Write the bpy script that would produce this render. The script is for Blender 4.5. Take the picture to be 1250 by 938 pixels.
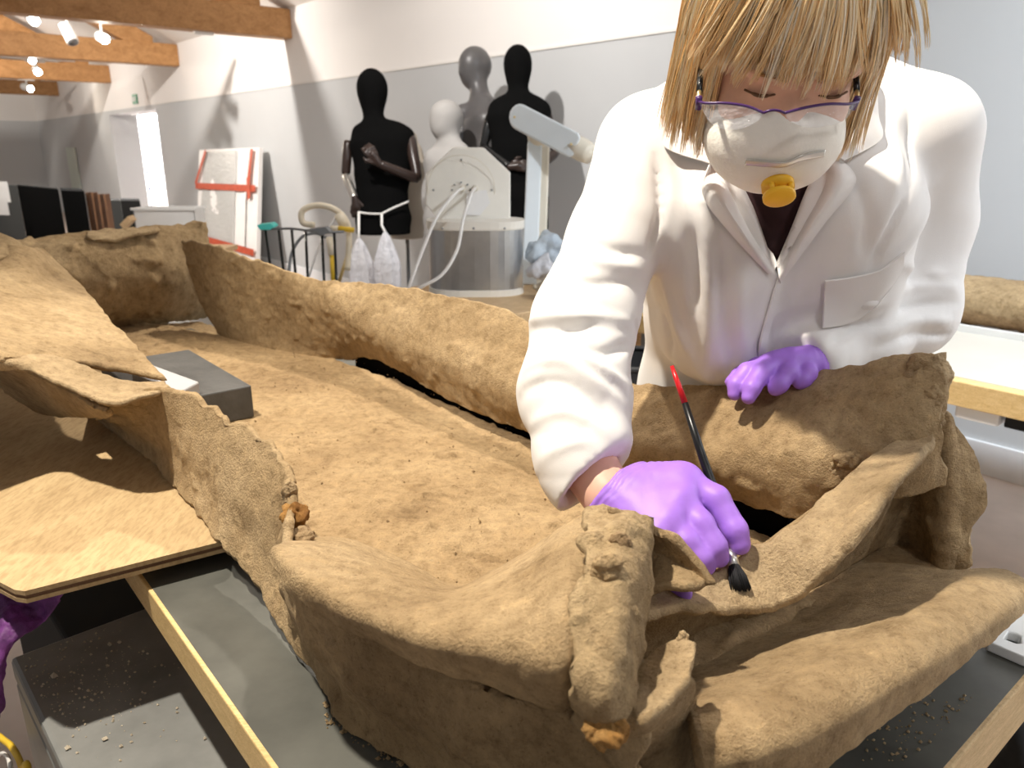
import bpy, math, random
import numpy as np
from mathutils import Vector, Matrix
from mathutils.bvhtree import BVHTree

random.seed(4)
rng = np.random.default_rng(7)
for o in list(bpy.data.objects):
    bpy.data.objects.remove(o, do_unlink=True)
scene = bpy.context.scene
COL = scene.collection

# ------------------------------------------------------------------ camera
H = 1.40
TH = math.radians(17.0)
FPX = 939.0
CT, ST = math.cos(TH), math.sin(TH)
cd = bpy.data.cameras.new('camera'); cam = bpy.data.objects.new('camera', cd); COL.objects.link(cam)
cam.location = (0, 0, H); cam.rotation_euler = (math.radians(90) - TH, 0, 0)
cd.sensor_width = 36.0; cd.lens = 36.0 * FPX / 1250.0; cd.clip_start = 0.02
cd.dof.use_dof = True; cd.dof.focus_distance = 0.85; cd.dof.aperture_fstop = 9.0
scene.camera = cam

# ------------------------------------------------------------------ world, lights, exposure
w = bpy.data.worlds.new('world'); scene.world = w; w.use_nodes = True
w.node_tree.nodes['Background'].inputs[0].default_value = (1.0, 0.97, 0.94, 1)
w.node_tree.nodes['Background'].inputs[1].default_value = 0.21
scene.view_settings.view_transform = 'Standard'
scene.view_settings.look = 'None'
scene.view_settings.gamma = 1.0
scene.view_settings.exposure = 0.5
scene.view_settings.use_curve_mapping = False

AX = math.radians(39.8)                    # the room and the coffin run along this heading
D = Vector((-math.sin(AX), math.cos(AX), 0)); N = Vector((math.cos(AX), math.sin(AX), 0))
def W(u, v, z): return D * u + N * v + Vector((0, 0, z))
def spot(name, loc, target, energy, size_deg, col=(1, .9, .76), radius=.05, blend=.6):
    l = bpy.data.lights.new(name, 'SPOT'); l.energy = energy; l.spot_size = math.radians(size_deg); l.spot_blend = blend
    l.color = col; l.shadow_soft_size = radius
    o = bpy.data.objects.new(name, l); COL.objects.link(o); o.location = loc
    o.rotation_euler = (Vector(target) - Vector(loc)).to_track_quat('-Z', 'Y').to_euler()
    return o
# key and second: gallery track spots above the work table (their fittings hang above the frame)
spot('key_spot', W(1.0, -.2, 3.4), W(.75, .5, .95), 310, 62, (1, .92, .79), .045)
spot('second_spot', W(2.7, 2.0, 3.3), W(.9, .4, .95), 200, 60, (1, .91, .78), .045)
spot('front_fill', W(-1.5, -.3, 3.2), W(.25, 1.05, 1.4), 44, 38, (1, .97, .96), .15, 1)  # added fill lamp to brighten the coat front, not a gallery fitting
spot('wall_wash_spot', W(3.2, 1.2, 3.3), W(4.6, 3.6, 1.8), 250, 120, (1, .95, .90), .05, 1)
spot('wall_wash_spot_cool', W(-1.6, 1.9, 3.3), W(-.6, 3.6, 1.1), 760, 125, (.84, .92, 1.0), .12, 1)
spot('gallery_spot', W(8.2, .4, 3.2), W(9.6, 3.6, 1.8), 480, 120, (1, .94, .87), .08, 1)
spot('gallery_spot_far', W(13.5, .4, 3.2), W(15.5, 3.6, 1.4), 260, 110, (1, .93, .85), .08, 1)
spot('gallery_spot_end', W(18, 0, 3.2), W(22, .5, 1.4), 260, 110, (1, .93, .85), .08, 1)
pl = bpy.data.lights.new('side_room_light', 'POINT'); pl.energy = 600; pl.color = (.93, .95, 1); pl.shadow_soft_size = .3
plo = bpy.data.objects.new('side_room_light', pl); COL.objects.link(plo); plo.location = W(16.6, 5.5, 2.3)

# ------------------------------------------------------------------ pixel helpers (1250 x 938 frame)
def ray(px, py):
    x = (px - 625.0) / FPX; up = (469.0 - py) / FPX
    return Vector((x, CT + up * ST, -ST + up * CT))
CAMP = Vector((0, 0, H))
def P(px, py, t): return CAMP + ray(px, py) * t
def PZ(px, py, z):
    r = ray(px, py); return CAMP + r * ((z - H) / r.z)
def PV(px, py, v):
    r = ray(px, py); return CAMP + r * (v / r.dot(N))
def PU(px, py, u):
    r = ray(px, py); return CAMP + r * (u / r.dot(D))
ZB = 0.93                                   # height of the coffin's base sheet
def PW(px, py, wv): return PZ(px, py, ZB + wv)
def px2m(n, t): return n * t / FPX

# ------------------------------------------------------------------ materials
MATS = {}
def new_mat(name):
    m = bpy.data.materials.new(name); m.use_nodes = True
    nt = m.node_tree; b = nt.nodes['Principled BSDF']
    return m, nt, b
def ramp(nt, src, stops):
    r = nt.nodes.new('ShaderNodeValToRGB'); e = r.color_ramp.elements
    e[0].position, e[0].color = stops[0][0], (*stops[0][1], 1)
    e[1].position, e[1].color = stops[-1][0], (*stops[-1][1], 1)
    for p, c in stops[1:-1]:
        k = e.new(p); k.color = (*c, 1)
    nt.links.new(src, r.inputs[0]); return r
def noise_node(nt, scale, detail=6, rough=.6, coord='Object', stretch=None, dist=0):
    tc = nt.nodes.new('ShaderNodeTexCoord'); n = nt.nodes.new('ShaderNodeTexNoise')
    n.inputs['Scale'].default_value = scale; n.inputs['Detail'].default_value = detail
    n.inputs['Roughness'].default_value = rough; n.inputs['Distortion'].default_value = dist
    src = tc.outputs[coord]
    if stretch:
        mp = nt.nodes.new('ShaderNodeMapping'); mp.inputs['Scale'].default_value = stretch[0]
        if len(stretch) > 1: mp.inputs['Rotation'].default_value = stretch[1]
        nt.links.new(src, mp.inputs[0]); src = mp.outputs[0]
    nt.links.new(src, n.inputs['Vector']); return n
def plain(name, col, rough=.6, metal=0, bump=0, bscale=200, var=0, vscale=8, spec=.4, alpha=1, trans=0, sheen=0):
    m, nt, b = new_mat(name)
    b.inputs['Base Color'].default_value = (*col, 1); b.inputs['Roughness'].default_value = rough
    b.inputs['Metallic'].default_value = metal; b.inputs['Specular IOR Level'].default_value = spec
    if trans: b.inputs['Transmission Weight'].default_value = trans
    if alpha < 1: b.inputs['Alpha'].default_value = alpha
    if sheen: b.inputs['Sheen Weight'].default_value = sheen
    n = noise_node(nt, vscale, 5)
    v = max(var, .03)
    lo = tuple(max(0, c * (1 - v)) for c in col); hi = tuple(min(1, c * (1 + v)) for c in col)
    r = ramp(nt, n.outputs['Fac'], [(.3, lo), (.7, hi)])
    nt.links.new(r.outputs[0], b.inputs['Base Color'])
    if bump:
        n2 = noise_node(nt, bscale, 4)
        bp = nt.nodes.new('ShaderNodeBump'); bp.inputs['Strength'].default_value = bump; bp.inputs['Distance'].default_value = .002
        nt.links.new(n2.outputs['Fac'], bp.inputs['Height']); nt.links.new(bp.outputs[0], b.inputs['Normal'])
    MATS[name] = m; return m
def earthy(name, dark, mid, light, bump=.6, sc=1.0):
    m, nt, b = new_mat(name)
    n1 = noise_node(nt, 5 * sc, 8, .66); n2 = noise_node(nt, 70 * sc, 8, .75); n3 = noise_node(nt, 330 * sc, 5, .65)
    r1 = ramp(nt, n1.outputs['Fac'], [(.3, dark), (.5, mid), (.72, light)])
    r2 = ramp(nt, n2.outputs['Fac'], [(.28, (.52, .47, .40)), (.5, (1, 1, 1)), (.72, (1.28, 1.26, 1.22))])
    mx = nt.nodes.new('ShaderNodeMixRGB'); mx.blend_type = 'MULTIPLY'; mx.inputs[0].default_value = .8
    nt.links.new(r1.outputs[0], mx.inputs[1]); nt.links.new(r2.outputs[0], mx.inputs[2])
    r3 = ramp(nt, n3.outputs['Fac'], [(.30, (.55, .5, .45)), (.42, (1, 1, 1)), (.60, (1, 1, 1)), (.72, (1.35, 1.34, 1.32))])
    mx2 = nt.nodes.new('ShaderNodeMixRGB'); mx2.blend_type = 'MULTIPLY'; mx2.inputs[0].default_value = .8
    nt.links.new(mx.outputs[0], mx2.inputs[1]); nt.links.new(r3.outputs[0], mx2.inputs[2])
    n4 = noise_node(nt, 19 * sc, 5, .7); r4 = ramp(nt, n4.outputs['Fac'], [(.30, (.60, .56, .50)), (.46, (1, 1, 1)), (.62, (1, 1, 1)), (.74, (1.25, 1.25, 1.24))])
    mx3 = nt.nodes.new('ShaderNodeMixRGB'); mx3.blend_type = 'MULTIPLY'; mx3.inputs[0].default_value = .75
    nt.links.new(mx2.outputs[0], mx3.inputs[1]); nt.links.new(r4.outputs[0], mx3.inputs[2]); mx2 = mx3
    nt.links.new(mx2.outputs[0], b.inputs['Base Color'])
    b.inputs['Roughness'].default_value = .88; b.inputs['Specular IOR Level'].default_value = .25
    ad = nt.nodes.new('ShaderNodeMath'); ad.operation = 'MULTIPLY_ADD'; ad.inputs[1].default_value = 1.4
    nt.links.new(n3.outputs['Fac'], ad.inputs[0]); nt.links.new(n2.outputs['Fac'], ad.inputs[2])
    bp = nt.nodes.new('ShaderNodeBump'); bp.inputs['Strength'].default_value = bump; bp.inputs['Distance'].default_value = .003
    nt.links.new(ad.outputs[0], bp.inputs['Height']); nt.links.new(bp.outputs[0], b.inputs['Normal'])
    MATS[name] = m; return m
def woody(name, c0, c1, stretch=((1, 14, 14),), rough=.6, sc=3):
    m, nt, b = new_mat(name)
    n1 = noise_node(nt, sc, 6, .65, stretch=stretch, dist=.6); n2 = noise_node(nt, sc * 7, 4, .6, stretch=stretch)
    r1 = ramp(nt, n1.outputs['Fac'], [(.3, c0), (.7, c1)])
    r2 = ramp(nt, n2.outputs['Fac'], [(.35, (.72, .68, .62)), (.55, (1, 1, 1))])
    mx = nt.nodes.new('ShaderNodeMixRGB'); mx.blend_type = 'MULTIPLY'; mx.inputs[0].default_value = .7
    nt.links.new(r1.outputs[0], mx.inputs[1]); nt.links.new(r2.outputs[0], mx.inputs[2])
    nt.links.new(mx.outputs[0], b.inputs['Base Color']); b.inputs['Roughness'].default_value = rough
    bp = nt.nodes.new('ShaderNodeBump'); bp.inputs['Strength'].default_value = .25; bp.inputs['Distance'].default_value = .003
    nt.links.new(n2.outputs['Fac'], bp.inputs['Height']); nt.links.new(bp.outputs[0], b.inputs['Normal'])
    MATS[name] = m; return m
def emit(name, col, s):
    m, nt, b = new_mat(name); b.inputs['Emission Color'].default_value = (*col, 1); b.inputs['Emission Strength'].default_value = s
    MATS[name] = m; return m
def two_tone(name, low, high, z):
    """paint that changes colour at a height on the wall"""
    m, nt, b = new_mat(name)
    g = nt.nodes.new('ShaderNodeNewGeometry'); s = nt.nodes.new('ShaderNodeSeparateXYZ'); nt.links.new(g.outputs['Position'], s.inputs[0])
    c = nt.nodes.new('ShaderNodeMath'); c.operation = 'GREATER_THAN'; c.inputs[1].default_value = z
    nt.links.new(s.outputs['Z'], c.inputs[0])
    n = noise_node(nt, 1.2, 4)
    rl = ramp(nt, n.outputs['Fac'], [(.3, tuple(x * .96 for x in low)), (.7, low)])
    rh = ramp(nt, n.outputs['Fac'], [(.3, tuple(x * .97 for x in high)), (.7, high)])
    mx = nt.nodes.new('ShaderNodeMixRGB'); nt.links.new(c.outputs[0], mx.inputs[0])
    nt.links.new(rl.outputs[0], mx.inputs[1]); nt.links.new(rh.outputs[0], mx.inputs[2])
    nt.links.new(mx.outputs[0], b.inputs['Base Color']); b.inputs['Roughness'].default_value = .85
    MATS[name] = m; return m

earthy('lead', (.27, .18, .092), (.425, .298, .16), (.54, .395, .23), .9)
earthy('lead_base', (.29, .19, .097), (.43, .295, .155), (.52, .37, .205), .9)
earthy('lead_edge', (.34, .24, .13), (.47, .34, .195), (.58, .44, .27), .9)
earthy('lead_pale', (.28, .19, .10), (.43, .31, .17), (.54, .40, .24), .9)
earthy('soil', (.20, .13, .07), (.34, .23, .125), (.5, .36, .2), .9)
earthy('rust', (.28, .12, .03), (.55, .28, .08), (.75, .48, .2), .9, 4)
earthy('grit', (.4, .33, .24), (.6, .52, .4), (.8, .74, .62), .6)
woody('oak', (.36, .17, .055), (.56, .30, .12), ((1, 9, 9), (0, 0, -AX)), .6, 1.6)
woody('plywood', (.44, .30, .15), (.58, .42, .225), ((5, 1.3, 3), (0, 0, AX)), .8, 5)
woody('pine', (.70, .47, .19), (.85, .62, .30), ((1.5, 20, 40), (0, 0, AX)), .6, 3)
woody('pine_end', (.52, .36, .18), (.70, .51, .28), ((9, 9, 60),), .7, 3)
woody('bench_ply', (.62, .42, .22), (.74, .52, .29), ((2, 10, 10), (0, 0, -AX)), .6, 2)
plain('wall_white', (.80, .77, .73), .9, var=.02, vscale=1)
two_tone('wall_paint', (.55, .56, .565), (.86, .83, .80), 2.03)
plain('ceiling_white', (.84, .81, .77), .9, var=.02, vscale=1)
plain('skirting', (.84, .85, .87), .5)
plain('floor_wood', (.62, .52, .46), .45, var=.12, vscale=3)
plain('coat', (.82, .80, .785), .85, var=.02, bump=.15, bscale=900, sheen=.1)
plain('shirt', (.035, .012, .015), .8)
plain('trousers', (.02, .02, .03), .8)
plain('skin', (.72, .43, .31), .5, var=.08, vscale=30)
plain('glove', (.36, .17, .70), .5, var=.08, vscale=40, bump=.12, bscale=160, spec=.5)
plain('mask', (.90, .87, .80), .8, bump=.3, bscale=300, var=.03)
plain('valve', (.92, .52, .03), .4, var=.04)
plain('silver', (.68, .66, .62), .3, .9)
plain('brass', (.72, .56, .26), .35, .8)
plain('glasses_purple', (.07, .025, .13), .3)
plain('black_gloss', (.012, .012, .012), .25)
plain('black_matte', (.01, .01, .01), .8)
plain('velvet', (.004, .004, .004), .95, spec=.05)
plain('mannequin_grey', (.085, .08, .08), .38, var=.05)
plain('mannequin_arm', (.035, .022, .018), .3)
plain('mannequin_cream', (.46, .41, .34), .85, bump=.2, bscale=400)
plain('mannequin_white', (.36, .345, .33), .8, bump=.2, bscale=400)
plain('machine_white', (.86, .82, .74), .4)
plain('arm_white', (.80, .86, .90), .35)
plain('arm_cream', (.80, .74, .62), .45)
plain('cable_white', (.85, .83, .80), .45)
plain('steel', (.52, .53, .54), .32, .85, var=.08, vscale=14)
plain('dark_board', (.10, .099, .086), .36, var=.35, vscale=6, bump=.1, bscale=60)
plain('case_grey', (.20, .20, .19), .36, var=.25, vscale=7)
plain('slab', (.075, .073, .07), .55, var=.35, vscale=14, bump=.3, bscale=120)
plain('foam_grey', (.42, .42, .43), .8, var=.05)
plain('purple_cloth', (.13, .03, .16), .6, var=.6, vscale=40, bump=.5, bscale=200)
plain('yellow', (.85, .55, .04), .4)
plain('turquoise', (.10, .75, .68), .5)
plain('white_plastic', (.85, .85, .83), .4)
plain('white_board', (.60, .56, .49), .55)
plain('paper', (.85, .84, .82), .8)
plain('tape_red', (.50, .085, .04), .5, var=.35, vscale=30)
plain('card_white', (.84, .82, .80), .7)
plain('wood_brown', (.16, .08, .04), .6, var=.2)
plain('cabinet_grey', (.06, .062, .06), .6)
plain('green_sign', (.03, .22, .12), .5)
plain('pale_green', (.60, .66, .60), .7)
plain('brush_black', (.006, .006, .007), .3)
plain('brush_red', (.55, .01, .015), .3)
plain('bristle', (.006, .006, .008), .7)
plain('blue_metal', (.05, .09, .25), .4)
plain('grey_metal', (.25, .26, .27), .4, .6)
plain('tube_cream', (.82, .72, .55), .45)
plain('card_brown', (.55, .40, .22), .85)
plain('pot_dark', (.02, .02, .022), .5)
emit('lamp_glow', (1, .93, .82), 60)
# bubble/plastic film
def film(name, col, alpha, rough=.15):
    m, nt, b = new_mat(name); b.inputs['Base Color'].default_value = (*col, 1); b.inputs['Roughness'].default_value = rough
    b.inputs['Alpha'].default_value = alpha; b.inputs['Specular IOR Level'].default_value = .8
    n2 = noise_node(nt, 25, 5); bp = nt.nodes.new('ShaderNodeBump'); bp.inputs['Strength'].default_value = .8; bp.inputs['Distance'].default_value = .02
    nt.links.new(n2.outputs['Fac'], bp.inputs['Height']); nt.links.new(bp.outputs[0], b.inputs['Normal'])
    MATS[name] = m
film('plastic_film', (.72, .72, .70), .75); film('bag_blue', (.62, .72, .82), .72); film('bag_white', (.80, .80, .84), .80, .3)
film('lens', (.85, .86, .92), .13, .03)
def hair_mat():
    m, nt, b = new_mat('hair')
    n = nt.nodes.new('ShaderNodeAttribute'); n.attribute_name = 'tint'; r = ramp(nt, n.outputs['Fac'], [(.0, (.64, .36, .13)), (.4, (.92, .62, .30)), (.75, (.97, .79, .50)), (1, (.98, .91, .76))])
    nt.links.new(r.outputs[0], b.inputs['Base Color']); b.inputs['Roughness'].default_value = .42; b.inputs['Specular IOR Level'].default_value = .5
    MATS['hair'] = m
hair_mat()
plain('hair_under', (.36, .18, .06), .6)

# ------------------------------------------------------------------ object helpers
def tag(o, label=None, cat=None, group=None, kind=None):
    if label: o['label'] = label
    if cat: o['category'] = cat
    if group: o['group'] = group
    if kind: o['kind'] = kind
    return o
def empty(name, loc, label=None, cat=None, group=None, rz=0):
    o = bpy.data.objects.new(name, None); COL.objects.link(o); o.location = loc; o.rotation_euler.z = rz
    o.empty_display_size = .1
    bpy.context.view_layer.update()
    return tag(o, label, cat, group)
def obj(name, verts, faces, mat, parent=None, smooth=True, bevel=0):
    me = bpy.data.meshes.new(name)
    me.from_pydata([tuple(v) for v in verts], [], [tuple(int(i) for i in f) for f in faces]); me.validate()
    me.materials.append(MATS[mat])
    if smooth: me.polygons.foreach_set('use_smooth', [True] * len(me.polygons))
    o = bpy.data.objects.new(name, me); COL.objects.link(o)
    if parent is not None:
        o.parent = parent; o.matrix_parent_inverse = parent.matrix_world.inverted()
    if bevel:
        b = o.modifiers.new('bevel', 'BEVEL'); b.width = bevel; b.segments = 2; b.limit_method = 'ANGLE'
    return o
class MB:
    """collects shapes that belong to one mesh"""
    def __init__(s): s.v = []; s.f = []
    def add(s, vs, fs):
        k = len(s.v); s.v += [Vector(v) for v in vs]; s.f += [tuple(i + k for i in f) for f in fs]; return s
    def hexa(s, c):   # 8 corners: 0-3 bottom loop, 4-7 top loop
        return s.add(c, [(3, 2, 1, 0), (4, 5, 6, 7), (0, 1, 5, 4), (1, 2, 6, 5), (2, 3, 7, 6), (3, 0, 4, 7)])
    def box(s, o, ax, ay, az):   # corner + three edge vectors
        o, ax, ay, az = map(Vector, (o, ax, ay, az))
        return s.hexa([o, o + ax, o + ax + ay, o + ay, o + az, o + az + ax, o + az + ax + ay, o + az + ay])
    def boxuv(s, u0, u1, v0, v1, z0, z1):
        return s.hexa([W(u0, v0, z0), W(u0, v1, z0), W(u1, v1, z0), W(u1, v0, z0), W(u0, v0, z1), W(u0, v1, z1), W(u1, v1, z1), W(u1, v0, z1)])
    def prism(s, poly, z0, z1):
        n = len(poly); vs = [Vector((p[0], p[1], z0)) for p in poly] + [Vector((p[0], p[1], z1)) for p in poly]
        return s.add(vs, [tuple(range(n - 1, -1, -1)), tuple(range(n, 2 * n))] + [(i, (i + 1) % n, n + (i + 1) % n, n + i) for i in range(n)])
    def plate(s, poly, off):   # planar polygon in 3-D, extruded by a vector
        n = len(poly); off = Vector(off); vs = [Vector(p) for p in poly] + [Vector(p) + off for p in poly]
        return s.add(vs, [tuple(range(n - 1, -1, -1)), tuple(range(n, 2 * n))] + [(i, (i + 1) % n, n + (i + 1) % n, n + i) for i in range(n)])
    def tube(s, pts, r, n=8, cap=True):
        pts = [Vector(p) for p in pts]; rs = r if isinstance(r, (list, tuple)) else [r] * len(pts)
        vs = []; fs = []; up = Vector((0.03, 0.02, 1)); prev = None
        for i, p in enumerate(pts):
            t = (pts[min(i + 1, len(pts) - 1)] - pts[max(i - 1, 0)])
            t = t.normalized() if t.length > 1e-9 else Vector((0, 0, 1))
            if prev is None:
                a = t.cross(up)
                if a.length < 1e-3: a = t.cross(Vector((1, 0, 0)))
            else: a = prev - t * prev.dot(t)
            a.normalize(); prev = a; b = t.cross(a)
            for k in range(n):
                q = 2 * math.pi * k / n; vs.append(p + (a * math.cos(q) + b * math.sin(q)) * rs[i])
        for i in range(len(pts) - 1):
            for k in range(n):
                fs.append((i * n + k, i * n + (k + 1) % n, (i + 1) * n + (k + 1) % n, (i + 1) * n + k))
        if cap: fs += [tuple(range(n - 1, -1, -1)), tuple((len(pts) - 1) * n + k for k in range(n))]
        return s.add(vs, fs)
    def build(s, name, mat, parent=None, smooth=False, bevel=0): return obj(name, s.v, s.f, mat, parent, smooth, bevel)
def crom(pts, n):
    """smooth curve through points"""
    pts = [Vector(p) for p in pts]; out = []
    for i in range(len(pts) - 1):
        a = pts[max(i - 1, 0)]; b = pts[i]; c = pts[i + 1]; d = pts[min(i + 2, len(pts) - 1)]
        for k in range(n):
            t = k / n
            out.append(.5 * (2 * b + (c - a) * t + (2 * a - 5 * b + 4 * c - d) * t * t + (3 * b - a - 3 * c + d) * t ** 3))
    out.append(pts[-1]); return out
# ---- numpy noise
def vnoise(p, seed=0):
    p = np.asarray(p, dtype=np.float64); i = np.floor(p).astype(np.int64); f = p - i; u = f * f * (3 - 2 * f)
    def h(x, y, z):
        q = (x * 374761393 + y * 668265263 + z * 1440662683 + seed * 1274126177) & 0xffffffff
        q = ((q ^ (q >> 13)) * 1274126177) & 0xffffffff
        return (q ^ (q >> 16)) / 4294967295.0 * 2 - 1
    x, y, z = i[:, 0], i[:, 1], i[:, 2]; a, b, c = u[:, 0], u[:, 1], u[:, 2]
    l = lambda s, t, k: s + (t - s) * k
    return l(l(l(h(x, y, z), h(x + 1, y, z), a), l(h(x, y + 1, z), h(x + 1, y + 1, z), a), b),
             l(l(h(x, y, z + 1), h(x + 1, y, z + 1), a), l(h(x, y + 1, z + 1), h(x + 1, y + 1, z + 1), a), b), c)
def fbm(p, o=4, seed=0, gain=.5):
    s = 0; a = 1; p = np.asarray(p)
    for k in range(o): s = s + a * vnoise(p * 2 ** k + 17.3 * k, seed + k); a *= gain
    return s
# ---- sheets of bent metal: a control grid, interpolated, given thickness, dents and ragged edges
def cr_weights(n, m):
    """n control rows -> m samples, Catmull-Rom weight matrix"""
    Wm = np.zeros((m, n))
    for j in range(m):
        s = j / (m - 1) * (n - 1); i = min(int(s), n - 2); t = s - i
        ws = [-.5 * t + t * t - .5 * t ** 3, 1 - 2.5 * t * t + 1.5 * t ** 3, .5 * t + 2 * t * t - 1.5 * t ** 3, -.5 * t * t + .5 * t ** 3]
        for k, wv in zip((i - 1, i, i + 1, i + 2), ws): Wm[j, min(max(k, 0), n - 1)] += wv
    return Wm
def sheet(name, rows, mat, parent, m, k, thick=.009, amp=.004, seed=1, ragged=.006, fs=1.0, lump=.0):
    G = np.array([[tuple(p) for p in r] for r in rows], dtype=float)
    A = np.einsum('mi,ijc->mjc', cr_weights(G.shape[0], m), G); A = np.einsum('kj,mjc->mkc', cr_weights(G.shape[1], k), A)
    du = np.gradient(A, axis=0); dv = np.gradient(A, axis=1)
    nn = np.cross(du, dv); nn /= np.linalg.norm(nn, axis=2, keepdims=True) + 1e-12
    view = A - np.array(tuple(CAMP)); flip = np.sign(-(nn * view).sum()); nn *= flip if flip else 1
    pts = A.reshape(-1, 3)
    big = fbm(pts * 9 * fs, 3, seed); sm = fbm(pts * 55 * fs, 3, seed + 9); mid = fbm(pts * 24, 2, seed + 21)
    disp = (big * .22 + sm * .28 + mid * .14).reshape(m, k) * amp
    if lump: disp = disp + lump * np.maximum(0, fbm(pts * 38, 2, seed + 33) - .35).reshape(m, k)
    A = A + nn * disp[..., None]
    if ragged:
        for ax in (0, 1):
            for end in (0, 1):
                for lay, fall in enumerate((1, .75, .5, .25)):
                    idx = lay if end == 0 else (A.shape[ax] - 1 - lay)
                    sl = [slice(None)] * 2; sl[ax] = idx; sl = tuple(sl)
                    tv = (du if ax == 0 else dv)[sl]; tv = tv / (np.linalg.norm(tv, axis=1, keepdims=True) + 1e-12)
                    e0 = [slice(None)] * 2; e0[ax] = 0 if end == 0 else -1
                    q = A[tuple(e0)]
                    rn = fbm(q * 42, 3, seed + 50 + ax * 2 + end) + .6 * fbm(q * 14, 1, seed + 77)
                    A[sl] = A[sl] + tv * (rn * ragged * fall)[:, None] * (1 if end else -1)
    tk = thick * (1 + .25 * fbm(pts * 30, 2, seed + 5).reshape(m, k))
    T = A + nn * (tk / 2)[..., None]; B = A - nn * (tk / 2)[..., None]
    n = m * k; vs = np.concatenate([T.reshape(-1, 3), B.reshape(-1, 3)])
    I = np.arange(n).reshape(m, k)
    q = np.stack([I[:-1, :-1], I[1:, :-1], I[1:, 1:], I[:-1, 1:]], -1).reshape(-1, 4)
    if flip < 0: q = q[:, ::-1]
    faces = [tuple(f) for f in q] + [tuple(f[::-1] + n) for f in q]
    loop = list(I[0, :]) + list(I[1:, -1]) + list(I[-1, -2::-1]) + list(I[-2:0:-1, 0])
    ctr = A.reshape(-1, 3)
    # rounded, crumbly rim: an extra loop pushed outwards
    rim = []
    for a, p in enumerate(loop):
        i, j = divmod(int(p), k)
        o = np.zeros(3)
        if i == 0: o -= du[i, j] / np.linalg.norm(du[i, j] + 1e-9)
        if i == m - 1: o += du[i, j] / np.linalg.norm(du[i, j] + 1e-9)
        if j == 0: o -= dv[i, j] / np.linalg.norm(dv[i, j] + 1e-9)
        if j == k - 1: o += dv[i, j] / np.linalg.norm(dv[i, j] + 1e-9)
        rim.append(ctr[p] + o * thick * .4)
    vs = np.concatenate([vs, np.array(rim)]); L = len(loop); base = 2 * n
    for a in range(L):
        b = (a + 1) % L
        fa = (loop[b], loop[a], base + a, base + b); fb = (base + b, base + a, loop[a] + n, loop[b] + n)
        if flip < 0: fa, fb = fa[::-1], fb[::-1]
        faces += [fa, fb]
    o = obj(name, vs, faces, mat, parent)
    import bmesh
    if mat in ('coat',): o.data.set_sharp_from_angle(angle=.7)
    bm = bmesh.new(); bm.from_mesh(o.data); bmesh.ops.recalc_face_normals(bm, faces=bm.faces); bm.to_mesh(o.data); bm.free()
    return o
# ---- signed-distance bodies, meshed by surface nets
def seg(X, a, b, ra, rb):
    a = np.array(a, dtype=np.float32); b = np.array(b, dtype=np.float32); ab = b - a
    h = np.clip(((X - a) @ ab) / max(float(ab @ ab), 1e-9), 0, 1)
    return np.linalg.norm(X - a - h[..., None] * ab, axis=-1) - (ra + (rb - ra) * h)
def chain(X, pts, rs, k=.012):
    d = None
    for i in range(len(pts) - 1):
        e = seg(X, pts[i], pts[i + 1], rs[i], rs[i + 1]); d = e if d is None else smin(d, e, k)
    return d
def smin(a, b, k):
    h = np.clip(.5 + .5 * (b - a) / k, 0, 1); return b * (1 - h) + a * h - k * h * (1 - h)
def ellip(X, c, axes, r):
    q = (X - np.array(tuple(c), dtype=np.float32)); M = np.array([tuple(a) for a in axes], dtype=np.float32)
    l = q @ M.T; r = np.array(r, dtype=np.float32)
    k0 = np.linalg.norm(l / r, axis=-1); k1 = np.linalg.norm(l / (r * r), axis=-1) + 1e-9
    return k0 * (k0 - 1) / k1
def spine(X, pts, aw, bd, lat, k=.03):
    """trunk with elliptical sections; lat is the sideways axis"""
    pts = [np.array(tuple(p), dtype=np.float32) for p in pts]; lat = np.array(tuple(Vector(lat).normalized()), dtype=np.float32); d = None
    for i in range(len(pts) - 1):
        ab = pts[i + 1] - pts[i]; L = float(ab @ ab)
        h = np.clip(((X - pts[i]) @ ab) / L, 0, 1); q = X - pts[i] - h[..., None] * ab
        l = q @ lat; rest = np.linalg.norm(q - l[..., None] * lat, axis=-1)
        a = aw[i] + (aw[i + 1] - aw[i]) * h; b = bd[i] + (bd[i + 1] - bd[i]) * h
        k0 = np.sqrt((l / a) ** 2 + (rest / b) ** 2); k1 = np.sqrt((l / a ** 2) ** 2 + (rest / b ** 2) ** 2) + 1e-6
        e = k0 * (k0 - 1) / k1; d = e if d is None else smin(d, e, k)
    return d
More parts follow.
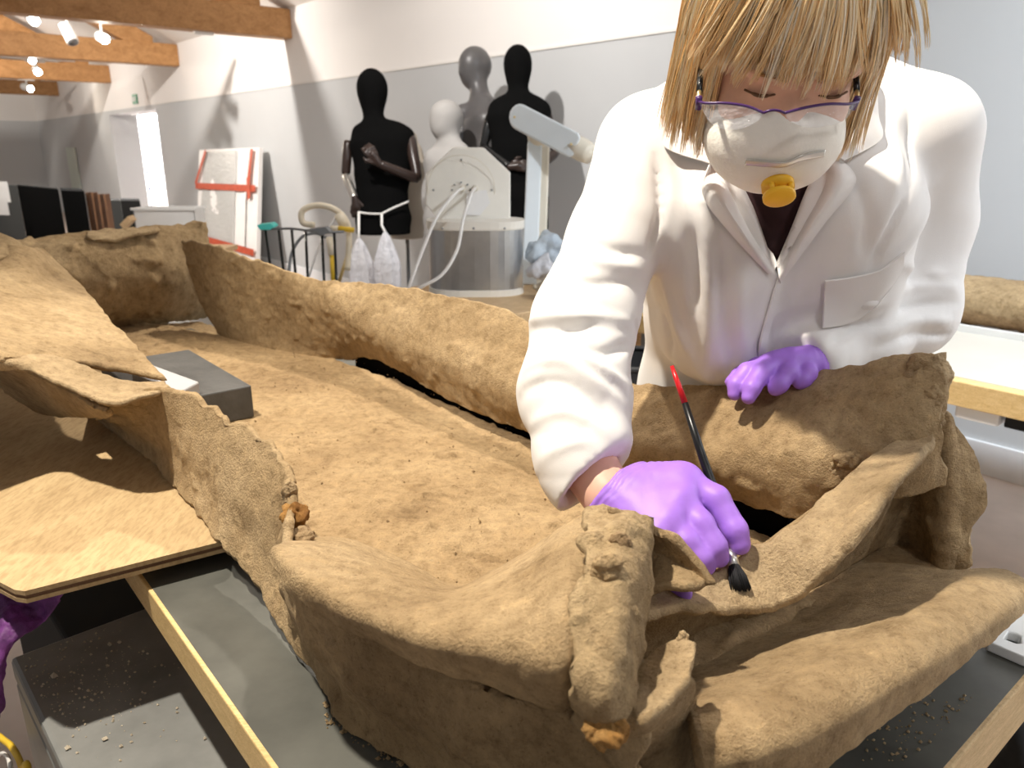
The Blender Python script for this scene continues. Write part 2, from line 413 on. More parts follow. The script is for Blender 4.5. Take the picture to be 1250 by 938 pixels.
def nets(fn, lo, hi, res, zaxis=None):
    ax = [np.arange(lo[i], hi[i] + res, res, dtype=np.float32) for i in range(3)]
    if zaxis is not None: ax[2] = np.array(zaxis, dtype=np.float32)
    X = np.stack(np.meshgrid(*ax, indexing='ij'), -1); f = fn(X)
    S = f < 0; n = f.shape
    c = [(i, j, k) for i in (0, 1) for j in (0, 1) for k in (0, 1)]
    sl = lambda a, o: a[o[0]:n[0] - 1 + o[0], o[1]:n[1] - 1 + o[1], o[2]:n[2] - 1 + o[2]]
    cnt = sum(sl(S, o).astype(np.int8) for o in c); mask = (cnt > 0) & (cnt < 8)
    idx = -np.ones(mask.shape, dtype=np.int64); idx[mask] = np.arange(mask.sum())
    acc = np.zeros((mask.sum(), 3)); num = np.zeros(mask.sum())
    for a in c:
        for d in range(3):
            if a[d] == 0:
                b = list(a); b[d] = 1
                fa = sl(f, a)[mask]; fb = sl(f, b)[mask]; cr = (fa < 0) != (fb < 0)
                t = np.where(cr, fa / np.where(fa - fb == 0, 1, fa - fb), 0)
                pa = sl(X, a)[mask]; pb = sl(X, b)[mask]
                acc += np.where(cr[:, None], pa + (pb - pa) * t[:, None], 0); num += cr
    V = acc / np.maximum(num, 1)[:, None]; F = []
    for d in range(3):
        s0 = [slice(None)] * 3; s1 = [slice(None)] * 3; s0[d] = slice(0, n[d] - 1); s1[d] = slice(1, n[d])
        ch = S[tuple(s0)] != S[tuple(s1)]; inside = S[tuple(s0)]
        e1, e2 = (d + 1) % 3, (d + 2) % 3
        I = np.argwhere(ch); I = I[(I[:, e1] > 0) & (I[:, e2] > 0) & (I[:, e1] < n[e1] - 1) & (I[:, e2] < n[e2] - 1)]
        def g(o1, o2):
            J = I.copy(); J[:, e1] -= o1; J[:, e2] -= o2; return idx[J[:, 0], J[:, 1], J[:, 2]]
        q = np.stack([g(1, 1), g(0, 1), g(0, 0), g(1, 0)], 1)
        ins = inside[I[:, 0], I[:, 1], I[:, 2]]; q[~ins] = q[~ins][:, ::-1]; F.append(q)
    F = np.concatenate(F); F = F[(F >= 0).all(1)]
    return V, F
def relax(V, F, it=2, lam=.5):
    e = np.concatenate([F[:, [0, 1]], F[:, [1, 2]], F[:, [2, 3]], F[:, [3, 0]]]); e = np.concatenate([e, e[:, ::-1]])
    cnt = np.bincount(e[:, 0], minlength=len(V))[:, None]
    for _ in range(it):
        s = np.zeros_like(V)
        for k in range(3): s[:, k] = np.bincount(e[:, 0], weights=V[e[:, 1], k], minlength=len(V))
        V = V + lam * (s / np.maximum(cnt, 1) - V)
    return V
def vnormals(V, F):
    fn = np.cross(V[F[:, 2]] - V[F[:, 0]], V[F[:, 3]] - V[F[:, 1]]); nn = np.zeros_like(V)
    for k in range(4): np.add.at(nn, F[:, k], fn)
    return nn / (np.linalg.norm(nn, axis=1, keepdims=True) + 1e-12)
def body(name, fn, lo, hi, res, mat, parent=None, it=2, disp=None, zaxis=None):
    V, F = nets(fn, lo, hi, res, zaxis); V = relax(V, F, it)
    if disp is not None: V = V + vnormals(V, F) * disp(V)[:, None]
    return obj(name, V, F, mat, parent)
def bounds(pts, pad):
    a = np.array([tuple(p) for p in pts]); return a.min(0) - pad, a.max(0) + pad

# ================================================================== THE ROOM
def struct(o): o['kind'] = 'structure'; return o
WV = 3.68; RT = 2.74
struct(MB().boxuv(-6, 23, -7, WV + 3.6, -.1, 0).build('floor', 'floor_wood'))
m = MB(); m.boxuv(-6, 12.66, WV, WV + .45, 0, 3.2); m.boxuv(15.34, 22.4, WV, WV + .45, 0, 3.2); m.boxuv(12.66, 15.34, WV, WV + .45, 1.97, 3.2)
struct(m.build('wall_right', 'wall_paint'))
struct(MB().boxuv(22, 22.3, -7, WV, 0, 7).build('wall_end', 'wall_paint'))
struct(MB().boxuv(11, 18, WV + 2.9, WV + 3.1, 0, 3.2).build('wall_side_room', 'wall_white'))
struct(MB().boxuv(17.8, 18, WV + .45, WV + 2.9, 0, 3.2).build('wall_side_room_end', 'wall_white'))
SL = math.tan(math.radians(27))
m = MB(); m.hexa([W(-6, WV, RT), W(22, WV, RT), W(22, -2.3, RT + SL * (WV + 2.3)), W(-6, -2.3, RT + SL * (WV + 2.3)),
                  W(-6, WV, RT + .1), W(22, WV, RT + .1), W(22, -2.3, RT + .1 + SL * (WV + 2.3)), W(-6, -2.3, RT + .1 + SL * (WV + 2.3))])
struct(m.build('ceiling', 'ceiling_white'))
struct(MB().boxuv(-6, 12.66, WV - .018, WV, 0, .15).build('baseboard_right', 'skirting', bevel=.004))
struct(MB().boxuv(-6, 12.66, WV - .008, WV, 2.025, 2.04).build('trim_1', 'wall_white'))
# ---- roof trusses
TL = ['heavy timber roof truss above the red-taped picture, end set in the white wall',
      'timber roof truss with two white spotlights hanging in front of it',
      'timber roof truss above the side doorway',
      'farthest timber roof truss, close to the end wall']
for i, u in enumerate((7.95, 11.45, 15.0, 19.2)):
    t = empty('roof_truss', W(u, WV, 2.46), TL[i], 'beam', 'timber roof trusses')
    m = MB(); m.boxuv(u - .1, u + .1, -5.5, WV, 2.46, 2.73); m.build('tie_beam', 'oak', t, bevel=.012)
    m = MB(); a, b = WV - .3, -2.0
    za, zb = RT - .07 + SL * (WV - a) - .02, RT - .07 + SL * (WV - b) - .02
    m.hexa([W(u - .09, a, za - .26), W(u + .09, a, za - .26), W(u + .09, b, zb - .26), W(u - .09, b, zb - .26),
            W(u - .09, a, za), W(u + .09, a, za), W(u + .09, b, zb), W(u - .09, b, zb)])
    m.build('rafter', 'oak', t, bevel=.01)
# ---- lighting track and spotlights
def track(u, z, v0, v1, label):
    t = empty('lighting_track', W(u, v0, z), label, 'lighting track')
    MB().boxuv(u - .018, u + .018, v0, v1, z, z + .035).build('rail', 'white_plastic', t)
    for v in (v0 + .1, v0 + .5 * (v1 - v0)):
        MB().tube([W(u, v, z + .03), W(u, v, RT + SL * (WV - v))], .006, 6).build('hanger', 'white_plastic', t)
zt = PU(170, 27, 9.0)
track(9.0, zt.z, zt.dot(N) - 3.5, zt.dot(N), 'white lighting track slung between the two nearest timber trusses')
def spotlight(loc, aim, label, lit, s=1.0, top=.11):
    t = empty('track_spotlight', loc, label, 'spotlight', 'white track spotlights')
    loc = Vector(loc); a = Vector(aim).normalized()
    h = MB(); L = .15 * s; r = .042 * s
    h.tube([loc - a * L * .55, loc - a * L * .5, loc + a * L * .45, loc + a * L * .5], [r * .7, r, r, r * .96], 16); h.build('housing', 'white_plastic', t, True)
    MB().tube([loc + a * L * .5, loc + a * (L * .5 + .004)], r * .85, 16).build('lens', 'lamp_glow' if lit else 'grey_metal', t, True)
    MB().tube([loc, loc + Vector((0, 0, top * s))], .008 * s, 8).build('stem', 'white_plastic', t)
    q = loc + Vector((0, 0, top * s)); MB().box(q + N * -.09 * s + D * -.016 * s, N * .18 * s, D * .032 * s, (0, 0, .03 * s)).build('adapter', 'white_plastic', t)
    if lit:
        l = bpy.data.lights.new('lamp', 'SPOT'); l.energy = 35; l.spot_size = 1.6; l.spot_blend = .8; l.color = (1, .9, .76); l.shadow_soft_size = .03
        lo = bpy.data.objects.new('lamp', l); COL.objects.link(lo); lo.location = loc + a * (L * .5 + .02)
        lo.rotation_euler = a.to_track_quat('-Z', 'Y').to_euler()
tc = lambda p: (CAMP - p).normalized()
def drop(p, z, k): return (z - p.z) / k - .029
p = PU(125, 46, 9.0); spotlight(p, tc(p) + Vector((.25, 0, -.15)), 'lit white spotlight, hung on the track next to the unlit one', True, 1.25, drop(p, zt.z, 1.25))
p = PU(84, 41, 9.0); spotlight(p, Vector((.45, -.35, -.8)), 'unlit white cylinder spotlight angled down on the track', False, 1.35, drop(p, zt.z, 1.35))
p = PU(40, 23, 9.0); spotlight(p, tc(p) + Vector((.15, 0, -.2)), 'lit white spotlight at the far end of the nearest track', True, 1.2, drop(p, zt.z, 1.2))
p = PU(36, 72, 12.5); spotlight(p, tc(p) + Vector((.5, 0, -.3)), 'lit spotlight just above the lower beam, in front of the third truss', True, 1.2, .08)
v_ = p.dot(N); track(12.5, p.z + .109 * 1.2, v_ - 2.5, v_ + .5, 'white lighting track between the second and third timber trusses')
p = PU(45, 86, 13.2); spotlight(p, tc(p) + Vector((.1, 0, -.2)), 'bright lit spotlight against the third timber truss', True, 1.3, .08)
v_ = p.dot(N); track(13.2, p.z + .109 * 1.3, v_ - 2.5, v_ + .5, 'white lighting track close in front of the third timber truss')
p = PU(33, 107, 17.0); spotlight(p, tc(p) + Vector((.9, 0, -.3)), 'small lit spotlight hanging below the third truss', True, 1.5, .08)
v_ = p.dot(N); track(17.0, p.z + .109 * 1.5, v_ - 2.5, v_ + .5, 'white lighting track in front of the farthest timber truss')
p = PU(246, 17, 7.95); spotlight(p, Vector((.2, -.5, -.8)), 'white spotlight mounted under the nearest timber truss', False, 1.0, drop(p, 2.461, 1.0))
# ---- exit sign, wall panel, side-room hand truck
p = PV(164, 121, WV - .02)
t = empty('exit_sign', p, 'small green exit sign on the white wall above the doorway', 'sign')
MB().box(p - D * .12 - Vector((0, 0, .07)), D * .24, N * .02, (0, 0, .14)).build('panel', 'green_sign', t)
for k in (-.05, .04): MB().box(p + D * k - Vector((0, 0, .035)) - N * .004, D * .05, N * .004, (0, 0, .07)).build('pictogram', 'paper', t)
a, b = PV(92, 180, WV - .01), PV(81, 180, WV - .01)
tag(MB().box((a.x, a.y, .4), (b - a), N * -.02, (0, 0, a.z - .4)).build('wall_panel', 'pale_green', bevel=.004), 'narrow pale green panel fixed to the grey wall left of the doorway', 'panel')
p = PU(197, 236, 14.2); r = ray(197, 236); p = CAMP + r * 13.2
t = empty('hand_truck', (p.x, p.y, 0), 'tall blue hand truck standing in the bright side room', 'hand truck')
for s in (-.2, .2): MB().tube([(p.x + s, p.y, .12), (p.x + s, p.y, 1.05)], .014, 8).build('upright', 'blue_metal', t, True)
MB().tube(crom([(p.x - .2, p.y, 1.05), (p.x - .19, p.y, 1.28), (p.x, p.y, 1.36), (p.x + .19, p.y, 1.28), (p.x + .2, p.y, 1.05)], 5), .012, 8).build('handle', 'grey_metal', t, True)
for z in (.35, .75, 1.02): MB().tube([(p.x - .2, p.y, z), (p.x + .2, p.y, z)], .011, 8).build('crossbar', 'blue_metal', t, True)
MB().box((p.x - .22, p.y - .22, .03), (.44, 0, 0), (0, .22, 0), (0, 0, .012)).build('toe_plate', 'blue_metal', t)
for s in (-.2, .2): MB().tube([(p.x + s - .025, p.y + .1, .11), (p.x + s + .025, p.y + .1, .11)], .11, 18).build('wheel', 'black_matte', t, True)

# ---- cases and boxes at the far left
def prow(x0, y0, x1, y1, t0, t1, depth, label, name, mat, cat, z0=0, group=None, parts=None):
    """upright box whose front top edge runs between two picture points at two depths"""
    a, b = P(x0, y0, t0), P(x1, y1, t1); z = (a.z + b.z) / 2; back = Vector((a.x, a.y, 0)).normalized() * depth
    t = empty(name, ((a.x + b.x) / 2, (a.y + b.y) / 2, z0), label, cat, group)
    MB().box((a.x, a.y, z0), (b.x - a.x, b.y - a.y, 0), back, (0, 0, z - z0)).build('carcass', mat, t, bevel=.006)
    return t, a, b, z, back
t, a, b, z, back = prow(20, 222, 72, 236, 8.0, 7.2, .3, 'large black display case with white notices on its end', 'display_case', 'velvet', 'case')
e = (a - b).normalized(); q = Vector((a.x, a.y, 0)); outw = Vector((e.x, e.y, 0))
side = MB().box(q + outw * .005 + back * 0, outw * .6 + Vector((0, -.25, 0)), back * .02, (0, 0, z)); side.build('end_panel', 'cabinet_grey', t)
for k, (px, py, hh) in enumerate(((4, 234, .2), (3, 252, .16))):
    c = P(px, py, 7.7); MB().box(c + Vector((-.05, -.03, -hh / 2)), (.16, -.05, 0), (0, -.004, 0), (0, 0, hh)).build('notice', 'paper', t)
t, a, b, z, back = prow(74, 232, 103, 234, 8.6, 8.4, .7, 'black cupboard with open brown shelving on its side', 'open_cupboard', 'velvet', 'cupboard')
for k, px in enumerate((104, 111, 119, 126)):
    c = P(px, 235 if k < 2 else 237, 8.5); MB().box((c.x, c.y, 0), (.02, 0, 0), (0, .10, 0), (0, 0, c.z)).build('shelf_board', 'wood_brown', t)
c = P(104, 236, 8.75); MB().box((c.x, c.y, 0), (.22, 0, 0), (0, .03, 0), (0, 0, c.z - .02)).build('back_panel', 'velvet', t)
prow(127, 244, 147, 245, 9.6, 9.5, .5, 'dark grey low cabinet behind the brown shelving', 'low_cabinet', 'cabinet_grey', 'cabinet')
prow(147, 244, 171, 246, 9.3, 9.2, .5, 'black low cabinet below the bright doorway', 'low_cabinet', 'black_matte', 'cabinet')
# white tub
ta, tb = P(162, 254, 5.2), P(229, 256, 5.1)
t = empty('storage_tub', ((ta.x + tb.x) / 2, ta.y, ta.z - .32), 'pale plastic storage tub on a wooden stand below the doorway', 'tub')
w_ = tb.x - ta.x
m = MB(); zc = ta.z - .3
for sx0, sx1, sy0, sy1 in ((0, 1, 0, .03), (0, 1, .97, 1), (0, .02, 0, 1), (.98, 1, 0, 1)):
    m.box((ta.x + w_ * sx0, ta.y + .18 * sy0, zc), (w_ * (sx1 - sx0), 0, 0), (0, .18 * (sy1 - sy0), 0), (0, 0, .3))
m.box((ta.x, ta.y, zc), (w_, 0, 0), (0, .18, 0), (0, 0, .01)); m.build('bin', 'white_plastic', t, bevel=.003)
for yy in (-.012, .172): MB().box((ta.x - .012, ta.y + yy, ta.z - .015), (w_ + .024, 0, 0), (0, .02, 0), (0, 0, .015)).build('rim', 'white_plastic', t)
t = empty('wooden_stand', (ta.x, ta.y, 0), 'wooden trestle stand under the pale plastic tub', 'stand')
MB().box((ta.x - .1, ta.y - .08, zc - .035), (w_ + .2, 0, 0), (0, .56, 0), (0, 0, .035)).build('top_board', 'bench_ply', t)
for sx in (0, w_ - .04):
    for sy in (0, .4): MB().box((ta.x + sx, ta.y + sy - .02, 0), (.04, 0, 0), (0, .04, 0), (0, 0, zc - .035)).build('leg', 'bench_ply', t)
c = P(150, 276, 5.0); t2 = MB(); t2.box(c + Vector((0, 0, -.02)), (.05, .02, .05), (-.02, .12, 0), (-.02, 0, .03)); t2.build('batten', 'bench_ply', t)
# ---- picture wrapped in plastic with red tape
c0 = PV(238, 300, WV - .35); tt = c0.dot(N)
bl, br = PV(240, 300, WV - .36), PV(313, 300, WV - .36); tl, tr = PV(243, 183, WV - .12), PV(316, 180, WV - .12)
def lerp(a, b, k): return a + (b - a) * k
dn = -1.0 / ((tl - bl).z) * (bl.z); bl0 = bl + (tl - bl) * dn; br0 = br + (tr - br) * (-(br.z) / (tr - br).z)
t = empty('wrapped_picture', (bl0 + br0) / 2, 'framed panel wrapped in clear plastic and red tape leaning on the grey wall', 'wrapped picture')
nrm = (br0 - bl0).cross(tl - bl0).normalized()
if nrm.dot(CAMP - bl0) < 0: nrm = -nrm
def onp(s, r): return lerp(lerp(bl0, br0, s), lerp(tl, tr, s), r)
MB().plate([onp(0, 0), onp(1, 0), onp(1, 1), onp(0, 1)], -nrm * .05).build('board', 'card_white', t, bevel=.004)
fr = [[onp(s, r) + nrm * (.012 + .01 * math.sin(9 * s + 4 * r)) for s in (.1, .3, .5, .68)] for r in (.22, .5, .7, .98)]
sheet('plastic_wrap', fr, 'plastic_film', t, 40, 28, .006, .006, 61, 0)
r0 = (300 - 300) / 120.0
def strip(pts, wd, mat='tape_red', off=.03, nm='tape'):
    (s0, r0_), (s1, r1_) = pts; a, b = onp(s0, r0_), onp(s1, r1_); d_ = (b - a).normalized(); sd = d_.cross(nrm) * wd / 2
    MB().plate([a + sd + nrm * off, b + sd + nrm * off, b - sd + nrm * off, a - sd + nrm * off], nrm * .003).build(nm, mat, t)
hz = lambda y: lerp(0, 1, 1) * ((onp(.5, 1) - CAMP).z, 0)[1]
def rr(py):   # fraction up the panel at a picture row
    lo_, hi_ = 0.0, 1.0
    for _ in range(30):
        mdl = (lo_ + hi_) / 2; q = onp(.5, mdl) - CAMP; dpt = q.y * CT - q.z * ST; yy = 469 - FPX * (q.y * ST + q.z * CT) / dpt
        if yy > py: lo_ = mdl
        else: hi_ = mdl
    return (lo_ + hi_) / 2
strip([(0, rr(230)), (1, rr(228))], .075); strip([(0, rr(297)), (1, rr(299))], .075)
strip([(.0, rr(228)), (.18, rr(184))], .07, off=.034); strip([(.94, rr(184)), (.90, rr(226))], .08, off=.034); strip([(.92, rr(240)), (.9, rr(215))], .09, off=.036)
strip([(.82, rr(296)), (.82, rr(234))], .16, 'card_white', .024, 'edge_card')

# ================================================================== MANNEQUINS (stand on the gallery floor)
def mann(name, label, pts, mat, res=.011, group='shop mannequins by the wall', base=True, polex=None, it=2):
    """pts: px, py, half-width px, half-depth m, down the trunk; first two are the head"""
    head, t0 = pts['head'], pts['t']
    ctrl = [P(a, b, t0) for a, b, *_ in pts['trunk']]
    foot = P(polex or pts['trunk'][-1][0], pts['trunk'][-1][1], t0)
    root = empty(name, (foot.x, foot.y, 0), label, 'mannequin', group)
    hx, hy, hw, hh = head; hc = P(hx, hy, t0)
    def fn(X):
        fw = pts.get('face', (0, -1)); fw = Vector((fw[0], fw[1], 0)).normalized(); sd = Vector((-fw.y, fw.x, 0))
        hr = px2m(hh, t0)
        d = ellip(X, hc + Vector((0, 0, hr * .12)), [sd, fw, (0, 0, 1)], (px2m(hw, t0), px2m(pts.get('hd', hw * 1.15), t0), hr * .88))
        d = smin(d, ellip(X, hc + Vector((0, 0, -hr * .42)) + fw * px2m(hw, t0) * .22, [sd, fw, (0, 0, 1)], (px2m(hw * .74, t0), px2m(hw * .85, t0), hr * .58)), .04)
        if pts.get('nose'):
            d = smin(d, ellip(X, hc + fw * px2m(hw * 1.1, t0) + Vector((0, 0, -hr * .2)), [sd, fw, (0, 0, 1)], (.014, .022, .03)), .02)
        nk = pts['neck']
        d = smin(d, chain(X, [tuple(P(a, b, t0)) for a, b, r in nk], [px2m(r, t0) for a, b, r in nk]), .03)
        tr = spine(X, ctrl, [px2m(q[2], t0) for q in pts['trunk']], [q[3] for q in pts['trunk']], sd, .03)
        cut = np.float32(ctrl[-1].z) - X[..., 2]
        tr = np.maximum(tr, cut)
        d = smin(d, tr, .035)
        for sh in pts.get('shoulder', []):
            d = smin(d, seg(X, tuple(P(sh[0], sh[1], t0)), tuple(P(sh[2], sh[3], t0)), px2m(sh[4], t0), px2m(sh[5], t0)), .04)
        return d
    allp = ctrl + [hc + Vector((0, 0, px2m(hh, t0))), hc]
    lo, hi = bounds(allp, .30); lo[2] = ctrl[-1].z - .03; hi[2] = hc.z + px2m(hh, t0) + .04
    body('figure', fn, lo, hi, res, mat, root, it)
    if base:
        MB().tube([(foot.x, foot.y, .02), (foot.x, foot.y, ctrl[-1].z + .03)], .014, 10).build('pole', 'grey_metal', root, True)
        MB().tube([(foot.x, foot.y, 0), (foot.x, foot.y, .012), (foot.x, foot.y, .02)], [.19, .19, .17], 28).build('base_plate', 'grey_metal', root)
    return root
def limb(root, pts, t, mats, names):
    """jointed mannequin arm: px, py, r px"""
    for i in range(len(pts) - 1):
        a, b = pts[i], pts[i + 1]; A, B = P(a[0], a[1], t + a[3]), P(b[0], b[1], t + b[3]); mid = lerp(A, B, .45)
        MB().tube([A, lerp(A, B, .12), mid, lerp(A, B, .9), B], [px2m(a[2], t) * .8, px2m(a[2], t), px2m((a[2] * 1.08 + b[2]) / 2, t), px2m(b[2], t), px2m(b[2], t) * .8], 12).build(names[i], mats[i], root, True)
def mhand(root, c, dirn, up, mat, s=1.0):
    c, dirn, up = Vector(c), Vector(dirn).normalized(), Vector(up).normalized(); sd = dirn.cross(up).normalized()
    pts = []
    def fn(X):
        d = seg(X, tuple(c), tuple(c + dirn * .07 * s), .026 * s, .03 * s)
        for k in range(4):
            o = sd * (k - 1.5) * .019 * s
            d = smin(d, chain(X, [tuple(c + dirn * .06 * s + o), tuple(c + dirn * (.11 + .008 * (1 - abs(k - 1.5))) * s + o * 1.2), tuple(c + dirn * .15 * s + o * 1.1 - up * .02)], [.011 * s, .01 * s, .008 * s]), .008)
        d = smin(d, chain(X, [tuple(c + dirn * .02 * s - sd * .025 * s), tuple(c + dirn * .06 * s - sd * .06 * s), tuple(c + dirn * .09 * s - sd * .065 * s)], [.013 * s, .011 * s, .008 * s]), .01)
        return d
    lo, hi = bounds([c, c + dirn * .16 * s], .1)
    return body('hand', fn, lo, hi, .006, mat, root, 1)
TA = 4.95
mA = mann('shop_mannequin', 'black velvet mannequin with one arm folded across its chest', dict(t=TA, head=(454.5, 112, 19, 27), hd=21, face=(.15, -1),
    neck=[(455, 132, 12.5), (457, 152, 13), (462, 168, 16)],
    trunk=[(466, 160, 33, .075), (467, 178, 39, .105), (467, 215, 33, .105), (466, 245, 31, .10), (468, 266, 33, .11), (468, 286, 33, .10)],
    shoulder=[(440, 165, 496, 166, 10, 10)]), 'velvet', polex=472)
limb(mA, [(500, 166, 7.5, 0), (510, 219, 6, -.06), (463, 200, 5, -.22)], TA, ['mannequin_arm', 'mannequin_arm'], ['upper_arm', 'forearm'])
pp = P(463, 200, TA - .22); mhand(mA, pp, P(447, 178, TA - .26) - pp, Vector((.3, -1, .4)), 'mannequin_arm', .9)
limb(mA, [(425, 172, 6, 0), (422, 214, 5.5, .02), (433, 243, 4.5, -.1)], TA, ['mannequin_arm', 'silver'], ['upper_arm', 'forearm'])
pp = P(433, 242, TA - .1); mhand(mA, pp, Vector((.02, 0, -1)), Vector((0, -1, 0)), 'mannequin_arm', .8)
mB = mann('tailor_form', 'headless cream tailor form just behind the black velvet mannequin', dict(t=5.35, head=(500, 168, 7, 8), neck=[(500, 170, 9), (500, 182, 12)],
    trunk=[(498, 186, 18, .07), (499, 205, 21, .10), (498, 238, 15, .085), (498, 268, 20, .105), (497, 291, 20, .10)]), 'mannequin_cream', polex=497)
mC = mann('shop_mannequin', 'pale fabric mannequin with plain egg-shaped head, behind the round white machine', dict(t=4.75, head=(545, 147, 20, 24), hd=22, face=(-.7, -1),
    neck=[(550, 165, 11), (553, 182, 12)],
    trunk=[(549, 184, 28, .07), (546, 202, 33, .10), (543, 240, 25, .09), (543, 268, 29, .10), (543, 291, 29, .10)], shoulder=[(528, 192, 572, 192, 9, 9)]), 'mannequin_white')
mD = mann('shop_mannequin', 'dark grey glossy mannequin with moulded chest and blank face', dict(t=5.05, head=(580, 83, 17, 25), hd=21, face=(-1, -.55), nose=True,
    neck=[(583, 100, 11), (586, 118, 12), (588, 130, 17)],
    trunk=[(588, 128, 26, .07), (588, 150, 33, .115), (590, 190, 28, .10), (592, 225, 27, .10), (592, 262, 30, .11), (592, 290, 28, .1)],
    shoulder=[(566, 138, 616, 140, 11, 11), (578, 160, 574, 175, 14, 12), (592, 160, 594, 175, 13, 12)]), 'mannequin_grey')
limb(mD, [(566, 140, 9, 0), (561, 190, 7.5, 0), (565, 232, 6, -.05)], 5.05, ['mannequin_grey', 'mannequin_grey'], ['upper_arm', 'forearm'])
limb(mD, [(612, 142, 9, 0), (618, 190, 7.5, .05), (612, 232, 6, 0)], 5.05, ['mannequin_grey', 'mannequin_grey'], ['upper_arm', 'forearm'])
mE = mann('shop_mannequin', 'black velvet mannequin with bent elbow beside the white machine post', dict(t=4.7, head=(632, 82, 17.5, 26), hd=20, face=(.1, -1),
    neck=[(632, 100, 12), (633, 120, 13), (635, 132, 17)],
    trunk=[(634, 128, 31, .075), (634, 146, 39, .105), (634, 185, 33, .10), (634, 215, 31, .10), (637, 245, 32, .11), (638, 280, 32, .10)],
    shoulder=[(606, 134, 662, 134, 10, 10)]), 'velvet')
limb(mE, [(666, 136, 7, 0), (679, 186, 6, .03), (650, 210, 5, -.1)], 4.7, ['mannequin_arm', 'mannequin_arm'], ['upper_arm', 'forearm'])
limb(mE, [(600, 140, 7, 0), (590, 180, 6, .02), (622, 204, 5, -.12)], 4.7, ['black_gloss', 'black_gloss'], ['upper_arm', 'forearm'])
pp = P(622, 204, 4.58); mhand(mE, pp, Vector((1, -.2, .1)), Vector((0, -1, .3)), 'mannequin_arm', .8)

# ---- carrier bags hung from a cord round the first mannequin's hips
def bag(px, py0, py1, w0, t, label, seed):
    top, bot = P(px, py0, t), P(px, py1, t); root = empty('plastic_bag', bot, label, 'bag', 'white bags hung on the velvet mannequin')
    h = top.z - bot.z; rx = px2m(w0, t)
    vs, fs = [], []; n, k = 26, 16
    for j in range(k + 1):
        s = j / k; r = rx * (.10 + .90 * min(1, (s * 1.9)) ** .75) * (1 if s < .93 else .9)
        for i in range(n):
            a = 2 * math.pi * i / n; cr_ = 1 + (.16 * math.sin(a * 5 + seed) + .1 * math.sin(9 * a + 2 * seed)) * (1 - .5 * s)
            vs.append((top.x + r * cr_ * math.cos(a), top.y + r * .55 * cr_ * math.sin(a), top.z - h * s))
    for j in range(k):
        for i in range(n): fs.append((j * n + i, j * n + (i + 1) % n, (j + 1) * n + (i + 1) % n, (j + 1) * n + i))
    fs.append(tuple(k * n + i for i in range(n)))
    obj('bag_body', vs, fs, 'bag_white', root)
    return root, top
b1, top1 = bag(438, 291, 360, 15.5, TA - .18, 'left-hand white plastic bag hanging below the silver forearm', 1.0)
b2, top2 = bag(470, 283, 360, 16, TA - .2, 'white plastic bag hanging at the centre of the velvet mannequin', 2.3)
MB().tube(crom([P(437, 259, TA - .13), P(452, 261, TA - .14), P(466, 261, TA - .15)], 6), .0065, 6).build('cord', 'cable_white', b1, True)
MB().tube([P(438, 259, TA - .13), P(438, 278, TA - .15), top1], .008, 6).build('tie', 'cable_white', b1, True)
MB().tube(crom([P(466, 261, TA - .15), P(480, 254, TA - .13), P(499, 246, TA - .08)], 6), .0065, 6).build('cord', 'cable_white', b2, True)
MB().tube([P(466, 261, TA - .15), P(466, 275, TA - .16), top2], .008, 6).build('tie', 'cable_white', b2, True)

# ================================================================== BACK TABLE with the round machine
TZ = .85
t = empty('wooden_table', W(2.2, 1.95, 0), 'wooden table under the round white machine', 'table')
MB().boxuv(2.02, 2.72, 1.70, 2.55, TZ - .04, TZ).build('tabletop', 'bench_ply', t, bevel=.004)
for u in (2.1, 2.64):
    for v in (1.78, 2.47): MB().boxuv(u - .03, u + .03, v - .03, v + .03, 0, TZ - .04).build('leg', 'bench_ply', t)
TM = 2.98
mc = P(580, 350, TM); mc.z = TZ
rot = Vector((1, 0, 0))
mach = empty('round_machine', mc, 'white instrument with octagonal disc plate on a steel oval drum', 'machine')
ra, rb = px2m(60, TM), .13
def oval(z, a, b, n=40):
    return [Vector((mc.x + a * math.copysign(abs(math.cos(q)) ** .62, math.cos(q)), mc.y + .12 + b * math.copysign(abs(math.sin(q)) ** .8, math.sin(q)), z)) for q in [2 * math.pi * i / n for i in range(n)]]
def loft(rings, name, mat, parent, smooth=True):
    m = MB(); n = len(rings[0]); vs = [p for r in rings for p in r]; fs = []
    for j in range(len(rings) - 1):
        for i in range(n): fs.append((j * n + i, j * n + (i + 1) % n, (j + 1) * n + (i + 1) % n, (j + 1) * n + i))
    fs += [tuple(range(n - 1, -1, -1)), tuple((len(rings) - 1) * n + i for i in range(n))]
    return obj(name, vs, fs, mat, parent, smooth)
zl = P(580, 283, TM - .1).z; zl2 = P(580, 272, TM - .1).z
loft([oval(TZ, ra, rb), oval(TZ + .025, ra, rb)], 'foot_ring', 'machine_white', mach, False)
loft([oval(TZ + .025, ra * .985, rb * .98), oval(zl, ra * .985, rb * .98)], 'drum', 'steel', mach, False)
loft([oval(zl, ra, rb), oval(zl + .006, ra * 1.01, rb * 1.01), oval(zl2, ra * 1.01, rb * 1.01)], 'lid', 'machine_white', mach, False)
TP = TM + .08
octp = [(553, 180), (590, 180), (623, 211), (623, 272), (538, 272), (520, 250), (519, 213)]
pl_ = MB().plate([P(a, b, TP) for a, b in octp], Vector((0, .05, 0))).build('disc_plate', 'machine_white', mach, bevel=.005)
cc = P(563, 232, TP - .004)
ring = [cc + Vector((px2m(41, TP) * math.cos(q), 0, px2m(41, TP) * math.sin(q))) for q in [2 * math.pi * i / 40 for i in range(41)]]
MB().tube(ring, .0016, 5, False).build('groove', 'arm_cream', pl_, True)
